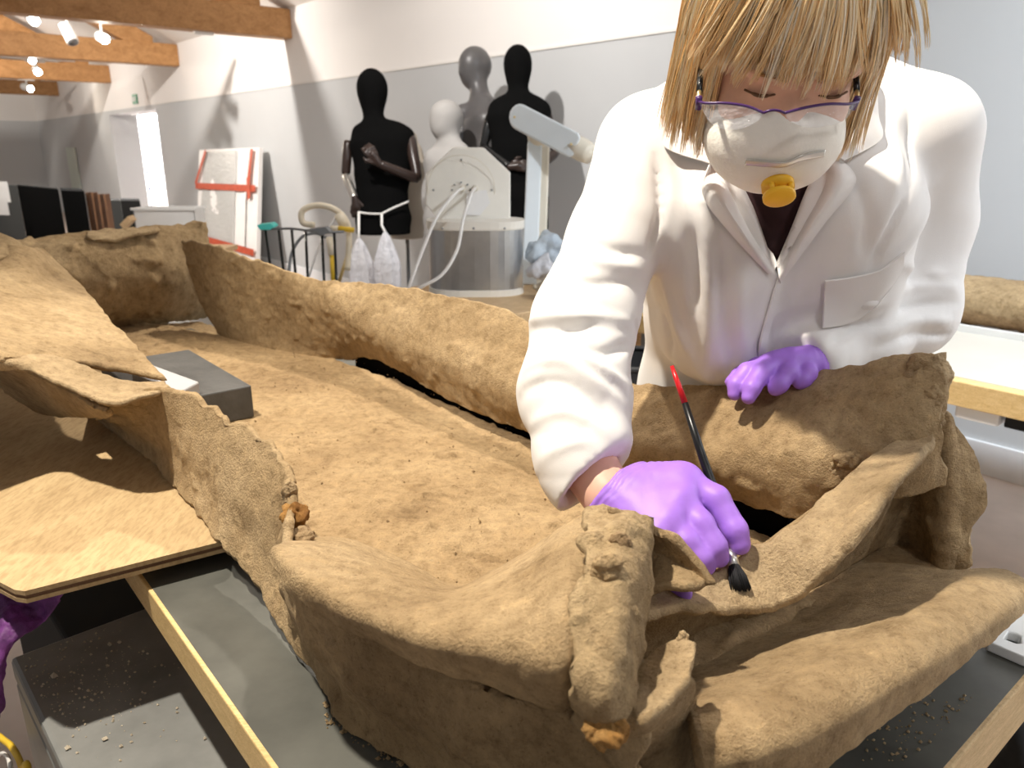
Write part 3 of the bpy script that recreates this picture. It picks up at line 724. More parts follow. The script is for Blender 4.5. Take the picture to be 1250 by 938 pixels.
for q in range(8):
    a = math.pi / 4 * q; MB().tube([cc + Vector((px2m(11, TP) * math.cos(a), .004, px2m(9, TP) * math.sin(a))), cc + Vector((px2m(11, TP) * math.cos(a), -.003, px2m(9, TP) * math.sin(a)))], .0035, 8).build('screw', 'grey_metal', pl_, True)
for a, b in ((529, 232), (600, 232), (563, 195), (563, 268)): MB().tube([P(a, b, TP), P(a, b, TP - .004)], .004, 8).build('screw', 'grey_metal', pl_, True)
for dx in (0, 15): MB().tube([P(565 + dx, 230, TP), P(565 + dx, 230, TP - .03)], .012, 14).build('socket', 'arm_cream', pl_, True)
MB().plate([P(569, 234, TP - .008), P(594, 232, TP - .008), P(598, 248, TP - .008), P(586, 263, TP - .008), P(570, 263, TP - .008)], Vector((0, .004, 0))).build('sticker', 'card_white', pl_)
for a in (540, 578, 616): MB().tube([P(a, 279, TM - .125), P(a, 279, TM - .13)], .0045, 8).build('screw', 'grey_metal', mach, True)
MB().tube(crom([P(565, 230, TP - .03), P(556, 236, TM - .15), P(535, 262, TM - .22), P(518, 300, TM - .24), P(500, 348, TM - .25), P(495, 362, TM - .2)], 8), .0062, 8).build('cable', 'cable_white', mach, True)
MB().tube(crom([P(580, 230, TP - .03), P(575, 238, TM - .15), P(565, 270, TM - .22), P(558, 305, TM - .24), P(540, 335, TM - .25), P(515, 350, TM - .24), P(497, 360, TM - .2)], 8), .0062, 8).build('cable', 'cable_white', mach, True)
# articulated support arm
q0 = P(650, 345, TM + .1)
arm = empty('support_arm', (q0.x, q0.y, TZ), 'white articulated support arm on a square post beside the drum', 'support arm')
TQ = TM + .24
MB().plate([P(646, 180, TQ), P(671, 186, TQ), P(666, 290, TQ), P(630, 290, TQ)], Vector((0, .09, 0))).build('post_front', 'arm_white', arm, bevel=.008) if False else None
a, b = P(646, 172, TQ), P(640, 300, TQ); a2, b2 = P(671, 178, TQ), P(666, 318, TQ)
MB().hexa([(b.x, b.y, TZ), (b2.x, b2.y, TZ), (b2.x, b2.y + .1, TZ), (b.x, b.y + .1, TZ), a, a2, a2 + Vector((0, .1, 0)), a + Vector((0, .1, 0))]).build('post', 'arm_cream', arm, bevel=.008)
MB().hexa([Vector((b.x - .012, b.y - .012, TZ)), Vector((b.x + px2m(16, TQ), b.y - .012, TZ)), Vector((b.x + px2m(16, TQ), b.y + .02, TZ)), Vector((b.x - .012, b.y + .02, TZ)),
           a + Vector((-.006, -.012, 0)), a + Vector((px2m(16, TQ), -.012, 0)), a + Vector((px2m(16, TQ), .02, 0)), a + Vector((-.006, .02, 0))]).build('post_cover', 'arm_white', arm, bevel=.006)
A0, A1 = P(634, 143, TQ - .06), P(699, 177, TQ - .16)
dirA = (A1 - A0).normalized(); upA = Vector((0, 0, 1)) - dirA * dirA.z; upA.normalize(); wA = px2m(15, TQ)
poly = []
for i in range(9): q = math.pi / 2 + math.pi * i / 8; poly.append(A0 + (dirA * math.cos(q) + upA * math.sin(q)) * wA)
for i in range(3): pass
poly += [A1 - upA * wA, A1 + dirA * .02 - upA * wA * .8, A1 + dirA * .02 + upA * wA * .8, A1 + upA * wA]
MB().plate(poly, Vector((.01, .085, 0))).build('upper_arm', 'arm_white', arm, bevel=.008)
MB().tube([A1 - dirA * .0 + Vector((.005, .05, 0)), A1 + dirA * .045 + Vector((.005, .05, 0)), A1 + dirA * .075 + Vector((.005, .05, 0)), A1 + dirA * .09 + Vector((.005, .05, 0))], [.045, .047, .043, .04], 20).build('joint', 'arm_cream', arm, True)
MB().tube([P(655, 160, TQ - .02), P(658, 178, TQ + .04)], .042, 18).build('elbow_joint', 'arm_cream', arm, True)
for q in ((628, 143), (697, 176)): c = P(*q, TQ - .065 if q[0] < 650 else TQ - .165); MB().tube([c, c - Vector((0, .006, 0))], .005, 8).build('screw', 'brass', arm, True)
MB().tube([(b2.x + .02, b2.y + .05, TZ), (b2.x + .02, b2.y + .05, TZ + .06)], .035, 16).build('foot_joint', 'arm_cream', arm, True)
# crumpled plastic bags next to the post
def crumple(name, label, c, r, mat, seed, cat='bag', grp=None, res=.01):
    c = Vector(c)
    def fn(X):
        return ellip(X, c, [(1, 0, 0), (0, 1, 0), (0, 0, 1)], r)
    lo, hi = bounds([c], np.array(r) + .03)
    o = body(name, fn, lo, hi, res, mat, None, 1, lambda V: .030 * np.abs(fbm((V - np.array(tuple(c))) * 14, 2, seed)) + .02 * fbm(V * 30, 2, seed + 3) - .01)
    return tag(o, label, cat, grp)
crumple('plastic_bag', 'crumpled bluish clear plastic bag behind the white sleeve', P(673, 309, 3.04), (.095, .075, .062), 'bag_blue', 5)
crumple('plastic_bag', 'crumpled white plastic bag lying under the bluish one', PZ(668, 330, .945), (.072, .065, .048), 'bag_white', 9)
crumple('rag', 'small heap of grubby rag at the foot of the drum', PZ(667, 352, .893), (.062, .05, .026), 'grit', 12, 'rag')

# ---- rod rack with turquoise tip, hose coil, tripod bits behind the coffin
TR = 3.0
rk = empty('rod_rack', P(365, 340, TR), 'black metal rack of thin upright rods with a turquoise end tip', 'rack')
for k, (x0, y0, x1, y1) in enumerate(((324, 281, 329, 318), (340, 278, 346, 330), (356, 280, 361, 338), (373, 282, 376, 345), (393, 285, 396, 350), (408, 285, 411, 352))):
    a, b = P(x0, y0, TR), P(x1, y1, TR); bb = a + (b - a) * ((a.z - .741) / (a.z - b.z)); re0 = bb if k == 0 else re0; MB().tube([a, bb], .0055, 8).build('rod', 'black_gloss', rk, True)
MB().tube([P(322, 280, TR), P(356, 279, TR - .05), P(395, 284, TR), P(420, 283, TR)], .005, 6).build('top_rail', 'grey_metal', rk, True)
MB().tube([re0, bb], .006, 6).build('bottom_rail', 'black_gloss', rk, True)
MB().plate([P(313, 275, TR - .02), P(330, 273, TR - .02), P(335, 277, TR - .02), P(330, 281, TR - .02), P(317, 281, TR - .02)], (0, .06, .002)).build('tip', 'turquoise', rk, bevel=.003)
MB().plate([P(375, 280, TR - .02), P(397, 277, TR - .02), P(404, 284, TR - .02), P(392, 288, TR - .02)], (0, .05, 0)).build('clamp_plate', 'grey_metal', rk, bevel=.003)
TH_ = 3.5
hs = empty('hose_coil', P(400, 345, TH_), 'cream hose coil with yellow-tipped tubes behind the rod rack', 'hose')
MB().tube(crom([P(384, 275, TH_), P(370, 272, TH_), P(369, 258, TH_), P(385, 251, TH_), P(405, 254, TH_), P(420, 266, TH_), P(426, 285, TH_), P(424, 330, TH_)], 8), .014, 10).build('outer_hose', 'tube_cream', hs, True)
MB().tube(crom([P(352, 340, TH_), P(356, 310, TH_), P(368, 290, TH_), P(385, 285, TH_), P(398, 290, TH_)], 8), .007, 8).build('wire_loop', 'grey_metal', hs, True)
MB().tube(crom([P(375, 345, TH_), P(390, 300, TH_), P(410, 265, TH_), P(414, 255, TH_)], 8), .005, 6).build('wire', 'cable_white', hs, True)
MB().tube([P(402, 290, TH_ - .05), P(405, 312, TH_ - .05)], .016, 10).build('tube_cream_end', 'tube_cream', hs, True)
MB().tube([P(405, 312, TH_ - .05), P(407, 345, TH_ - .05)], .011, 10).build('tube_yellow_end', 'yellow', hs, True)
MB().tube([P(413, 279, TH_ - .05), P(432, 281, TH_ - .05)], .012, 10).build('yellow_grip', 'yellow', hs, True)
MB().tube([P(404, 279, TH_ - .05), P(413, 279, TH_ - .05)], .012, 10).build('grip_collar', 'tube_cream', hs, True)
MB().tube([P(428, 300, TH_), P(412, 350, TH_)], .008, 8).build('strut', 'brass', hs, True)
MB().tube([P(414, 262, TH_), P(422, 278, TH_)], .024, 12).build('nozzle', 'tube_cream', hs, True)
MB().tube([P(410, 350, TH_), (P(410, 350, TH_).x, P(410, 350, TH_).y, .739)], .03, 12).build('hub', 'black_matte', hs, True)
# stand for the rack, hose
t = empty('low_trolley', W(2.95, 1.2, 0), 'low dark trolley carrying the rod rack and the hose', 'trolley')
MB().boxuv(2.55, 3.45, 1.02, 1.66, .70, .74).build('shelf', 'grey_metal', t)
for u in (2.6, 3.4):
    for v in (1.06, 1.62): MB().tube([W(u, v, 0), W(u, v, .71)], .015, 8).build('leg', 'grey_metal', t, True)

# ================================================================== BENCH behind the worker
BZ = .85
t = empty('long_bench', W(.5, 2.3, 0), 'long pale-topped bench with pine edge behind the woman', 'bench')
MB().boxuv(-2.2, 1.92, 2.06, 2.60, BZ - .012, BZ).build('tabletop', 'white_board', t, bevel=.002)
MB().boxuv(-2.2, 1.92, 2.02, 2.06, BZ - .065, BZ - .002).build('front_edge', 'pine', t, bevel=.003)
MB().boxuv(-2.2, 1.92, 2.60, 2.62, BZ - .03, BZ + .02).build('back_rim', 'white_plastic', t)
MB().boxuv(-2.2, 1.92, 2.62, 3.25, BZ - .03, BZ + .005).build('rear_board', 'floor_wood', t)
MB().boxuv(-2.2, 1.92, 2.06, 3.2, BZ - .06, BZ - .03).build('under_frame', 'pine', t)
for u in (-2.0, 1.75):
    for v in (2.12, 3.1): MB().boxuv(u - .03, u + .03, v - .03, v + .03, 0, BZ - .06).build('leg', 'grey_metal', t)
MB().tube([W(1.75, 2.12, .45), W(1.3, 2.12, BZ - .07)], .02, 8).build('brace', 'grey_metal', t, True)
a, b = PV(1168, 484, 2.05), PV(1224, 492, 2.05)
MB().box(Vector((a.x, a.y, BZ - .105)), Vector((b.x - a.x, b.y - a.y, 0)), N * .12, (0, 0, .042)).build('clip_block', 'white_plastic', t, bevel=.008)
a = PV(1229, 498, 2.05); MB().box(Vector((a.x, a.y, BZ - .10)), D * -.12, N * .1, (0, 0, .035)).build('clip_block', 'black_matte', t, bevel=.004)
rows = []
for v, ys in ((2.98, (320, 333, 339, 346, 358)), (2.80, (325, 337, 343, 350, 362)), (2.69, (338, 352, 358, 366, 378)), (2.665, (356, 370, 378, 388, 400)), (2.70, (378, 392, 401, 410, 424))):
    rows.append([PV(x, y, v) for x, y in zip((1040, 1120, 1180, 1250, 1350), ys)])
for r_ in rows:
    for q_ in r_: q_.z = max(q_.z, BZ + .014)
o = sheet('coffin_fragment', rows, 'lead', None, 40, 80, .02, .006, 91, .008); tag(o, 'curved fragment of lead coffin lying on the bench behind her elbow', 'coffin fragment')
c = P(783, 338, 2.75); t2 = tag(MB().box((c.x - .03, c.y, BZ + .0), (.09, 0, 0), (0, .06, 0), (0, 0, .13)).build('tool_box', 'grey_metal', bevel=.006), 'small grey metal box on the bench between her arm and coat', 'box')
# things under the bench seen between arm and coat
t = empty('cardboard_box', W(1.45, 2.5, 0), 'brown cardboard box under the long bench', 'box')
MB().boxuv(1.05, 1.85, 2.22, 2.75, 0, .62).build('carton', 'card_brown', t, bevel=.005)
MB().boxuv(1.07, 1.83, 2.212, 2.218, .48, .62).build('flap', 'card_brown', t)
c = P(776, 457, 2.35); t = empty('bucket', (c.x, c.y, 0), 'black bucket standing on the floor behind the woman', 'bucket')
MB().tube([(c.x, c.y, 0), (c.x, c.y, .02), (c.x, c.y, c.z + .05)], [.09, .1, .13], 24, False).build('shell', 'pot_dark', t, True)
MB().tube([Vector((c.x + .13 * math.cos(q), c.y + .13 * math.sin(q), c.z + .05)) for q in [2 * math.pi * i / 24 for i in range(25)]], .008, 6, False).build('rim', 'pot_dark', t, True)
MB().tube([(c.x, c.y, 0), (c.x, c.y, .01)], .09, 24).build('bottom', 'pot_dark', t)

# ================================================================== WORK TABLE
KZ = .875
tb_ = empty('work_table', W(1.2, .55, 0), 'black-topped work table with pale pine edges under the coffin', 'table')
MB().boxuv(.18, 2.6, .195, .92, KZ - .004, KZ).build('laminate_top', 'dark_board', tb_)
MB().boxuv(.20, 2.6, .215, .90, KZ - .040, KZ - .004).build('core', 'pine_end', tb_)
MB().boxuv(.18, 2.6, .190, .215, KZ - .046, KZ - .0005).build('long_edge', 'pine', tb_, bevel=.002)
MB().boxuv(.175, .20, .195, .92, KZ - .07, KZ - .0005).build('end_edge', 'pine_end', tb_, bevel=.002)
for u in (.28, 2.5):
    for v in (.28, .84): MB().boxuv(u - .03, u + .03, v - .03, v + .03, 0, KZ - .04).build('leg', 'pine_end', tb_)
MB().boxuv(.55, 2.2, .36, .66, KZ, ZB - .012).build('support_board', 'dark_board', tb_)
tag(MB().boxuv(.46, 1.60, .845, .885, KZ, ZB + .018).build('gap_shade_strip', 'velvet', None, False, .004), 'added black strip that darkens the gap under the lifted far wall of the coffin', 'shade strip')  # added dark strip: makes the shaded gap under the wall read black
# plywood sheet on the left
p0 = PZ(30, 722, .915); p1 = PZ(268, 662, .915); e1 = (p1 - p0); e1.z = 0; e1n = e1.normalized(); e2n = Vector((-e1n.y, e1n.x, 0))
L1 = e1.length + .02
pw = empty('plywood_sheet', p0 + e1n * .3, 'dusty plywood sheet sticking out beside the coffin', 'board')
poly = [p0, p0 + e1n * L1, W((p0 + e1n * L1).dot(D) + .04, .318, 0), W(2.25, .318, 0), p0 - e1n * .1 + e2n * 1.25, p0 - e1n * .06 + e2n * .07, p0 - e1n * .035 + e2n * .06, p0 - e1n * .01 + e2n * .01]
for zz0, zz1, mt, nm, ins in ((.909, .915, 'plywood', 'face_ply', 0), (.904, .909, 'wood_brown', 'core_ply', .002), (.899, .904, 'plywood', 'back_ply', 0)):
    MB().prism([(q.x, q.y + ins) for q in poly], zz0, zz1).build(nm, mt, pw)
# grey case below
CZ = .715
a = PZ(12, 803, CZ); b = PZ(75, 938, CZ); dl = (b - a).normalized(); dr = Vector((-dl.y, dl.x, 0))
gc = empty('equipment_case', Vector((a.x, a.y, 0)), 'dark grey equipment case scattered with crumbs beside the table', 'case')
MB().box(Vector((a.x, a.y, 0)) - dl * .0, dl * .62, dr * .40, (0, 0, CZ - .035)).build('shell', 'case_grey', gc, bevel=.008)
MB().box(Vector((a.x, a.y, CZ - .035)), dl * .62, dr * .40, (0, 0, .035)).build('lid', 'case_grey', gc, bevel=.006)
kb = empty('black_crate', Vector((a.x, a.y, 0)) - dl * .3, 'black crate behind the grey equipment case, under the plywood', 'crate')
MB().box(Vector((a.x, a.y, 0)) - dl * .62 + dr * .08, dl * .60, dr * .36, (0, 0, CZ - .06)).build('body', 'black_matte', kb, bevel=.006)
MB().box(Vector((a.x, a.y, CZ - .06)) - dl * .625 + dr * .075, dl * .61, dr * .37, (0, 0, .03)).build('lid', 'black_matte', kb, bevel=.006)
# crumbs
def crumbs(name, pts, mat, label, parent=None, cat='crumbs'):
    m = MB()
    for p, r in pts:
        vs = []
        for d_ in ((1, 0, 0), (-1, 0, 0), (0, 1, 0), (0, -1, 0), (0, 0, 1), (0, 0, -1)):
            vs.append(Vector(p) + Vector(d_) * r * random.uniform(.6, 1.2))
        m.add(vs, [(0, 2, 4), (2, 1, 4), (1, 3, 4), (3, 0, 4), (2, 0, 5), (1, 2, 5), (3, 1, 5), (0, 3, 5)])
    o = m.build(name, mat, parent)
    if parent is None: tag(o, label, cat, kind='stuff')
    else: o['kind'] = 'stuff'
    return o
pts = []
for i in range(420):
    px = random.gauss(95, 60); py = random.gauss(835, 40)
    q = PZ(px, py, CZ); loc = q - Vector((a.x, a.y, CZ)); l1, l2 = loc.dot(dl), loc.dot(dr)
    if 0.01 < l1 < .6 and .01 < l2 < .38: r = random.choice((.0006, .0009, .0012, .0022)); pts.append((q + Vector((0, 0, r * .5)), r))
for px, py, r in ((67, 828, .006), (134, 789, .004), (146, 786, .004), (128, 904, .004), (83, 915, .004), (148, 913, .003), (250, 903, .003)):
    pts.append((PZ(px, py, CZ) + Vector((0, 0, r * .6)), r))
crumbs('lead_crumbs', pts, 'grit', 'pale crumbs scattered on the dark grey equipment case')
pts = []
for i in range(160):
    px = random.uniform(395, 520); py = 872 + (px - 400) * .62 + random.gauss(0, 9); r = random.choice((.001, .0015, .003)); pts.append((PZ(px, py, KZ) + Vector((0, 0, r * .5)), r))
for i in range(160):
    px = random.uniform(1050, 1190); py = random.uniform(850, 930); q = PZ(px, py, KZ)
    if q.dot(D) > .2: r = random.choice((.0008, .0012, .002)); pts.append((q + Vector((0, 0, r * .5)), r))
crumbs('soil_crumbs', pts, 'lead_edge', 'soil crumbs fallen on the black table top')
# purple cloth
rows = [[P(-60, 690, 1.0), P(-10, 690, 1.02), PZ(35, 700, .896), PZ(82, 712, .896)],
        [P(-60, 720, .98), P(-15, 720, .99), P(25, 735, .96), P(60, 752, .95)],
        [P(-70, 755, .95), P(-20, 752, .95), P(10, 760, .93), P(30, 775, .93)],
        [P(-80, 800, .93), P(-30, 795, .92), P(-2, 800, .91), P(8, 806, .92)],
        [P(-90, 870, .92), P(-40, 870, .90), P(-10, 880, .90), P(2, 870, .92)]]
o = sheet('purple_cloth', rows, 'purple_cloth', None, 50, 40, .003, .010, 71, .004, 2.0); tag(o, 'crumpled deep purple cloth hanging below the plywood corner', 'cloth')
cb = MB().tube(crom([Vector((-.655, 1.09, .897)), Vector((-.80, 1.05, .72)), P(-30, 870, 1.2), P(0, 900, 1.15), P(14, 912, 1.1), P(26, 935, 1.05), P(34, 980, 1.0), Vector((-.68, .70, .12)), Vector((-.72, .62, .016)), Vector((-.9, .5, .008))], 8), .0045, 8).build('yellow_cable', 'yellow', None, True); tag(cb, 'thin yellow cable hanging beside the grey case', 'cable')
cb = MB().tube(crom([Vector((-.67, 1.12, .897)), Vector((-.86, 1.08, .70)), P(-20, 915, 1.25), P(4, 920, 1.2), P(12, 935, 1.1), P(10, 980, 1.0), Vector((-.71, .70, .12)), Vector((-.76, .62, .016)), Vector((-.95, .52, .007))], 8), .003, 8).build('white_cable', 'cable_white', None, True); tag(cb, 'thin pale cable next to the yellow one', 'cable')
# white perforated plate at the right end
outer = [PZ(a, b, KZ + .0125) for a, b in ((1206, 783), (1222, 757), (1262, 742), (1330, 765), (1300, 820), (1250, 802))]
hc = PZ(1236, 778, KZ + .0125); inner = []
for i in range(6): q = math.pi + math.pi / 3 * i * -1; inner.append(hc + Vector((math.cos(q) * .012, math.sin(q) * .010, 0)))
inner = [hc + (o_ - hc).normalized() * .011 for o_ in outer]
n = 6; vs = outer + inner + [v_ - Vector((0, 0, .012)) for v_ in outer + inner]; fs = []
for i in range(n):
    j = (i + 1) % n; fs += [(i, j, n + j, n + i), (2 * n + j, 2 * n + i, 3 * n + i, 3 * n + j), (j, i, 2 * n + i, 2 * n + j), (n + i, n + j, 3 * n + j, 3 * n + i)]
o = obj('plastic_bracket', vs, fs, 'white_plastic', None, False, .002); tag(o, 'white plastic bracket with a round hole at the table end', 'bracket')
crumple('dark_sack', 'added black sack for the shadowed floor left of the grey equipment case', (-1.5, .95, .265), (.3, .3, .25), 'black_matte', 37, 'sack', None, .022)  # added dark object standing in for floor that lies in shadow
o = crumple('dark_sack', 'black crumpled sack standing beside the end of the work table', (.70, .80, .365), (.13, .13, .36), 'black_matte', 31, 'sack', None, .014)

# ================================================================== THE LEAD COFFIN
cof = empty('lead_coffin', W(1.2, .57, ZB), 'warped, split ancient lead coffin crusted with tan soil', 'coffin')
# base sheet
rows = []
for v in (.335, .41, .50, .60, .68, .76, .83):
    row = []
    for u in (.36, .6, .85, 1.1, 1.4, 1.7, 2.0, 2.32):
        row.append(W(u, .335 + (v - .335) * (1 - .24 * max(0, u - 1.5) / .8), ZB - .003 + .004 * math.sin(5 * u + 7 * v) - (.016 if v > .75 else .005 if v > .65 else 0)))
    rows.append(row)
sheet('base_sheet', rows, 'lead_base', cof, 110, 330, .010, .0045, 3, .004, 1, .010)
# far side wall
far = [  # px,py,v from the top edge down to the bottom edge
    [(224, 294, .665), (232, 325, .672), (245, 365, .684), (268, 408, .700)],
    [(262, 302, .690), (272, 335, .697), (290, 385, .710), (312, 424, .724)],
    [(312, 318, .728), (325, 352, .738), (345, 400, .757), (368, 434, .776)],
    [(360, 334, .765), (378, 365, .767), (398, 405, .790), (425, 438, .826)],
    [(398, 346, .79), (408, 368, .782), (428, 402, .797), (455, 436, .822)],
    [(432, 346, .825), (440, 375, .80), (466, 418, .79), (498, 456, .81)],
    [(490, 352, .84), (498, 390, .81), (520, 435, .785), (550, 486, .80)],
    [(560, 366, .85), (568, 410, .815), (582, 460, .78), (602, 510, .795)],
    [(625, 385, .855), (632, 432, .82), (642, 485, .775), (655, 530, .795)],
    [(690, 432, .86), (692, 470, .825), (700, 520, .775), (712, 557, .795)],
    [(762, 468, .865), (766, 502, .825), (780, 545, .775), (790, 580, .795)],
    [(835, 473, .862), (838, 502, .825), (845, 555, .775), (862, 598, .795)],
    [(900, 471, .866), (902, 502, .828), (910, 562, .78), (930, 616, .80)],
    [(965, 463, .88), (968, 497, .835), (975, 562, .785), (985, 632, .80)],
    [(1035, 452, .885), (1038, 490, .845), (1042, 555, .805), (1048, 620, .82)],
    [(1095, 438, .89), (1100, 480, .857), (1105, 540, .832), (1110, 600, .85)],
    [(1148, 437, .895), (1150, 470, .88), (1146, 520, .865), (1150, 590, .885)]]
sheet('side_wall', [[PV(*q) for q in r] for r in far], 'lead', cof, 330, 70, .011, .0042, 11, .005, 1, .006)
# far end panel
rows = [[PU(-30, 300, 2.34), PU(60, 291, 2.33), PU(130, 284, 2.33), PU(200, 277, 2.33), PU(250, 274, 2.36)],
        [PU(-30, 318, 2.27), PU(60, 310, 2.26), PU(130, 305, 2.26), PU(200, 300, 2.27), PU(252, 300, 2.33)],
        [PU(-30, 350, 2.22), PU(60, 345, 2.21), PU(140, 342, 2.21), PU(205, 338, 2.23), PU(254, 335, 2.31)],
        [PU(-30, 382, 2.24), PU(60, 380, 2.23), PU(145, 378, 2.23), PU(205, 372, 2.25), PU(254, 366, 2.33)],
        [PU(-30, 402, 2.30), PU(60, 402, 2.29), PU(145, 399, 2.29), PU(205, 392, 2.31), PU(250, 386, 2.37)]]
sheet('end_panel', rows, 'lead', cof, 60, 120, .014, .008, 21, .006, .8, .012)
# crust hanging on the end panel's rim
rows = [[PU(108, 285, 2.328), PU(140, 282, 2.318), PU(170, 281, 2.318), PU(193, 278, 2.328)], [PU(106, 289, 2.288), PU(140, 290, 2.278), PU(168, 286, 2.278), PU(192, 282, 2.288)], [PU(118, 296, 2.263), PU(138, 294, 2.263), PU(165, 288, 2.263), PU(188, 284, 2.268)]]
sheet('rim_crust', rows, 'lead_edge', cof, 16, 50, .010, .006, 22, .010)
# near side wall, far half, splayed outwards
rows = [[PW(-150, 262, .27), PW(-70, 280, .275), PW(0, 298, .27), PW(30, 303, .262), PW(50, 304, .25)],
        [PW(-190, 285, .27), PW(-90, 310, .25), PW(0, 328, .235), PW(50, 326, .225), PW(68, 322, .215)],
        [PW(-230, 320, .26), PW(-100, 345, .235), PW(10, 355, .21), PW(70, 348, .19), PW(98, 350, .175)],
        [PW(-240, 370, .25), PW(-100, 385, .225), PW(20, 390, .19), PW(100, 392, .165), PW(138, 397, .15)],
        [PW(-200, 420, .23), PW(-80, 425, .21), PW(40, 425, .175), PW(120, 425, .145), PW(170, 430, .128)],
        [PW(-140, 452, .20), PW(-50, 442, .19), PW(50, 440, .165), PW(130, 448, .13), PW(199, 462, .105)]]
sheet('side_wall_flap', rows, 'lead', cof, 120, 130, .010, .0035, 31, .004)
# front lip of that flap, folded under in two layers
rows = [[PW(-30, 436, .185), PW(24, 433, .175), PW(75, 438, .165), PW(118, 456, .145), PW(160, 470, .13), PW(203, 468, .115)],
        [PW(-30, 444, .18), PW(28, 443, .17), PW(72, 455, .155), (PW(110, 468, .14)), PW(150, 482, .13), PW(200, 478, .125)],
        [PW(-30, 452, .165), PW(30, 452, .16), PW(70, 468, .15), PW(104, 482, .14), PW(140, 494, .13), PW(170, 486, .135)]]
sheet('folded_lip', rows, 'lead_edge', cof, 30, 110, .008, .003, 33, .005)
rows = [[PW(2, 441, .165), PW(40, 454, .155), PW(80, 472, .14), PW(112, 492, .125), PW(134, 500, .12)],
        [PW(0, 452, .13), PW(36, 466, .12), PW(74, 486, .105), PW(104, 502, .095), PW(132, 508, .10)],
        [PW(6, 476, .06), PW(34, 494, .03), PW(48, 502, .01), PW(66, 506, .02), PW(116, 508, .085)]]
sheet('torn_lip', rows, 'lead', cof, 40, 80, .009, .003, 35, .005)
m = empty  # roll at the far near corner
rows = [[PW(-60, 280, .285), PW(-10, 284, .285), PW(12, 291, .28), PW(26, 299, .265)], [PW(-60, 296, .27), PW(-10, 300, .27), PW(8, 305, .262), PW(24, 306, .255)], [PW(-60, 318, .25), PW(-12, 318, .25), PW(4, 316, .25), PW(16, 312, .25)]]
sheet('corner_roll', rows, 'lead_pale', cof, 20, 40, .010, .003, 37, .004)
# near side wall, middle and near part: (top px,py,v) .. (bottom px,py,w)
near = [((122, 486), .125, (112, 504)), ((158, 483), .125, (160, 541)), ((195, 477), .13, (190, 566)), ((230, 483), .13, (214, 592)), ((268, 501), .125, (246, 630)),
        ((284, 519), .118, (270, 662)), ((310, 528), .116, (296, 690)), ((334, 548), .11, (320, 722)), ((356, 580), .10, (340, 752)), ((356, 622), .10, (352, 772)), ((352, 660), .10, (362, 788)), ((374, 722), .088, (388, 816)),
        ((400, 742), .082, (402, 842)), ((455, 775), .08, (424, 880)), ((515, 800), .08, (456, 905)), ((565, 822), .082, (512, 938)), ((620, 842), .085, (580, 985)), ((706, 862), .09, (690, 1020)), ((780, 900), .07, (800, 1010))]
rows = []
for (a, va, b) in near:
    A = PW(*a, va); B = PW(*b, -.013 - .032 * min(1, max(0, (b[0] - 275) / 95.0))); r = []
    for s, bow in ((0, 0), (.22, .004), (.5, .004), (.78, -.004), (1, 0)):
        p = lerp(A, B, s); p = p - N * bow * (1 if A.z - B.z > .08 else .4); r.append(p)
    rows.append(r)
sheet('side_wall_near', rows, 'lead', cof, 330, 60, .011, .0045, 41, .006, 1, .008)
# dome-shaped inward flap by the near corner
rows = [[PW(366, 662, .055), PW(352, 664, .085), PW(344, 667, .105), PW(338, 672, .115), PW(336, 677, .112)],
        [PW(424, 664, .045), PW(402, 670, .085), PW(385, 682, .11), PW(366, 700, .12), PW(354, 712, .108)],
        [PW(492, 690, .03), PW(470, 697, .08), PW(450, 712, .112), PW(425, 738, .12), PW(402, 750, .10)],
        [PW(556, 722, .035), PW(545, 724, .085), PW(528, 742, .12), PW(500, 772, .125), PW(470, 785, .098)],
        [PW(606, 702, .07), PW(602, 712, .11), PW(595, 742, .138), PW(578, 790, .135), PW(545, 815, .098)],
        [PW(650, 676, .10), PW(650, 690, .135), PW(648, 738, .15), PW(640, 800, .138), PW(615, 840, .098)],
        [PW(690, 648, .14), PW(690, 668, .16), PW(690, 730, .165), PW(685, 810, .145), PW(668, 855, .10)],
        [PW(718, 632, .162), PW(720, 657, .166), PW(720, 725, .155), PW(718, 810, .128), PW(712, 866, .09)]]
sheet('corner_dome', rows, 'lead', cof, 180, 110, .010, .0028, 51, .004)
# rolled vertical strip at the corner
rows = [[PW(714, 627, .180), PW(736, 624, .180), PW(760, 627, .180), PW(780, 637, .172), PW(790, 648, .152)],
        [PW(712, 665, .183), PW(734, 664, .183), PW(760, 666, .184), PW(782, 674, .170), PW(791, 684, .14)],
        [PW(709, 720, .173), PW(730, 720, .174), PW(756, 722, .175), PW(778, 728, .158), PW(787, 736, .12)],
        [PW(706, 780, .156), PW(726, 780, .157), PW(752, 782, .158), PW(771, 786, .138), PW(780, 792, .10)],
        [PW(702, 836, .138), PW(720, 838, .140), PW(746, 840, .140), PW(765, 842, .12), PW(774, 846, .088)],
        [PW(704, 872, .100), PW(720, 882, .107), PW(742, 888, .107), PW(766, 878, .100), PW(788, 870, .086)],
        [PW(716, 905, .04), PW(734, 915, .045), PW(754, 918, .048), PW(780, 906, .055), PW(804, 890, .06)]]
sheet('corner_strip', rows, 'lead_pale', cof, 150, 60, .008, .008, 53, .009, 1, .012)
# triangular flap right of the strip
rows = [[PW(752, 626, .186), PW(783, 637, .165), PW(815, 654, .15), PW(843, 677, .135), PW(868, 707, .118)],
        [PW(770, 650, .172), PW(790, 665, .135), PW(814, 680, .125), PW(838, 694, .12), PW(862, 711, .114)],
        [PW(778, 690, .145), PW(790, 702, .112), PW(806, 708, .114), PW(828, 710, .116), PW(852, 715, .114)],
        [PW(778, 730, .125), PW(784, 732, .108), PW(793, 723, .110), PW(812, 716, .115), PW(840, 716, .116)]]
sheet('corner_flap', rows, 'lead', cof, 50, 60, .009, .003, 55, .005)
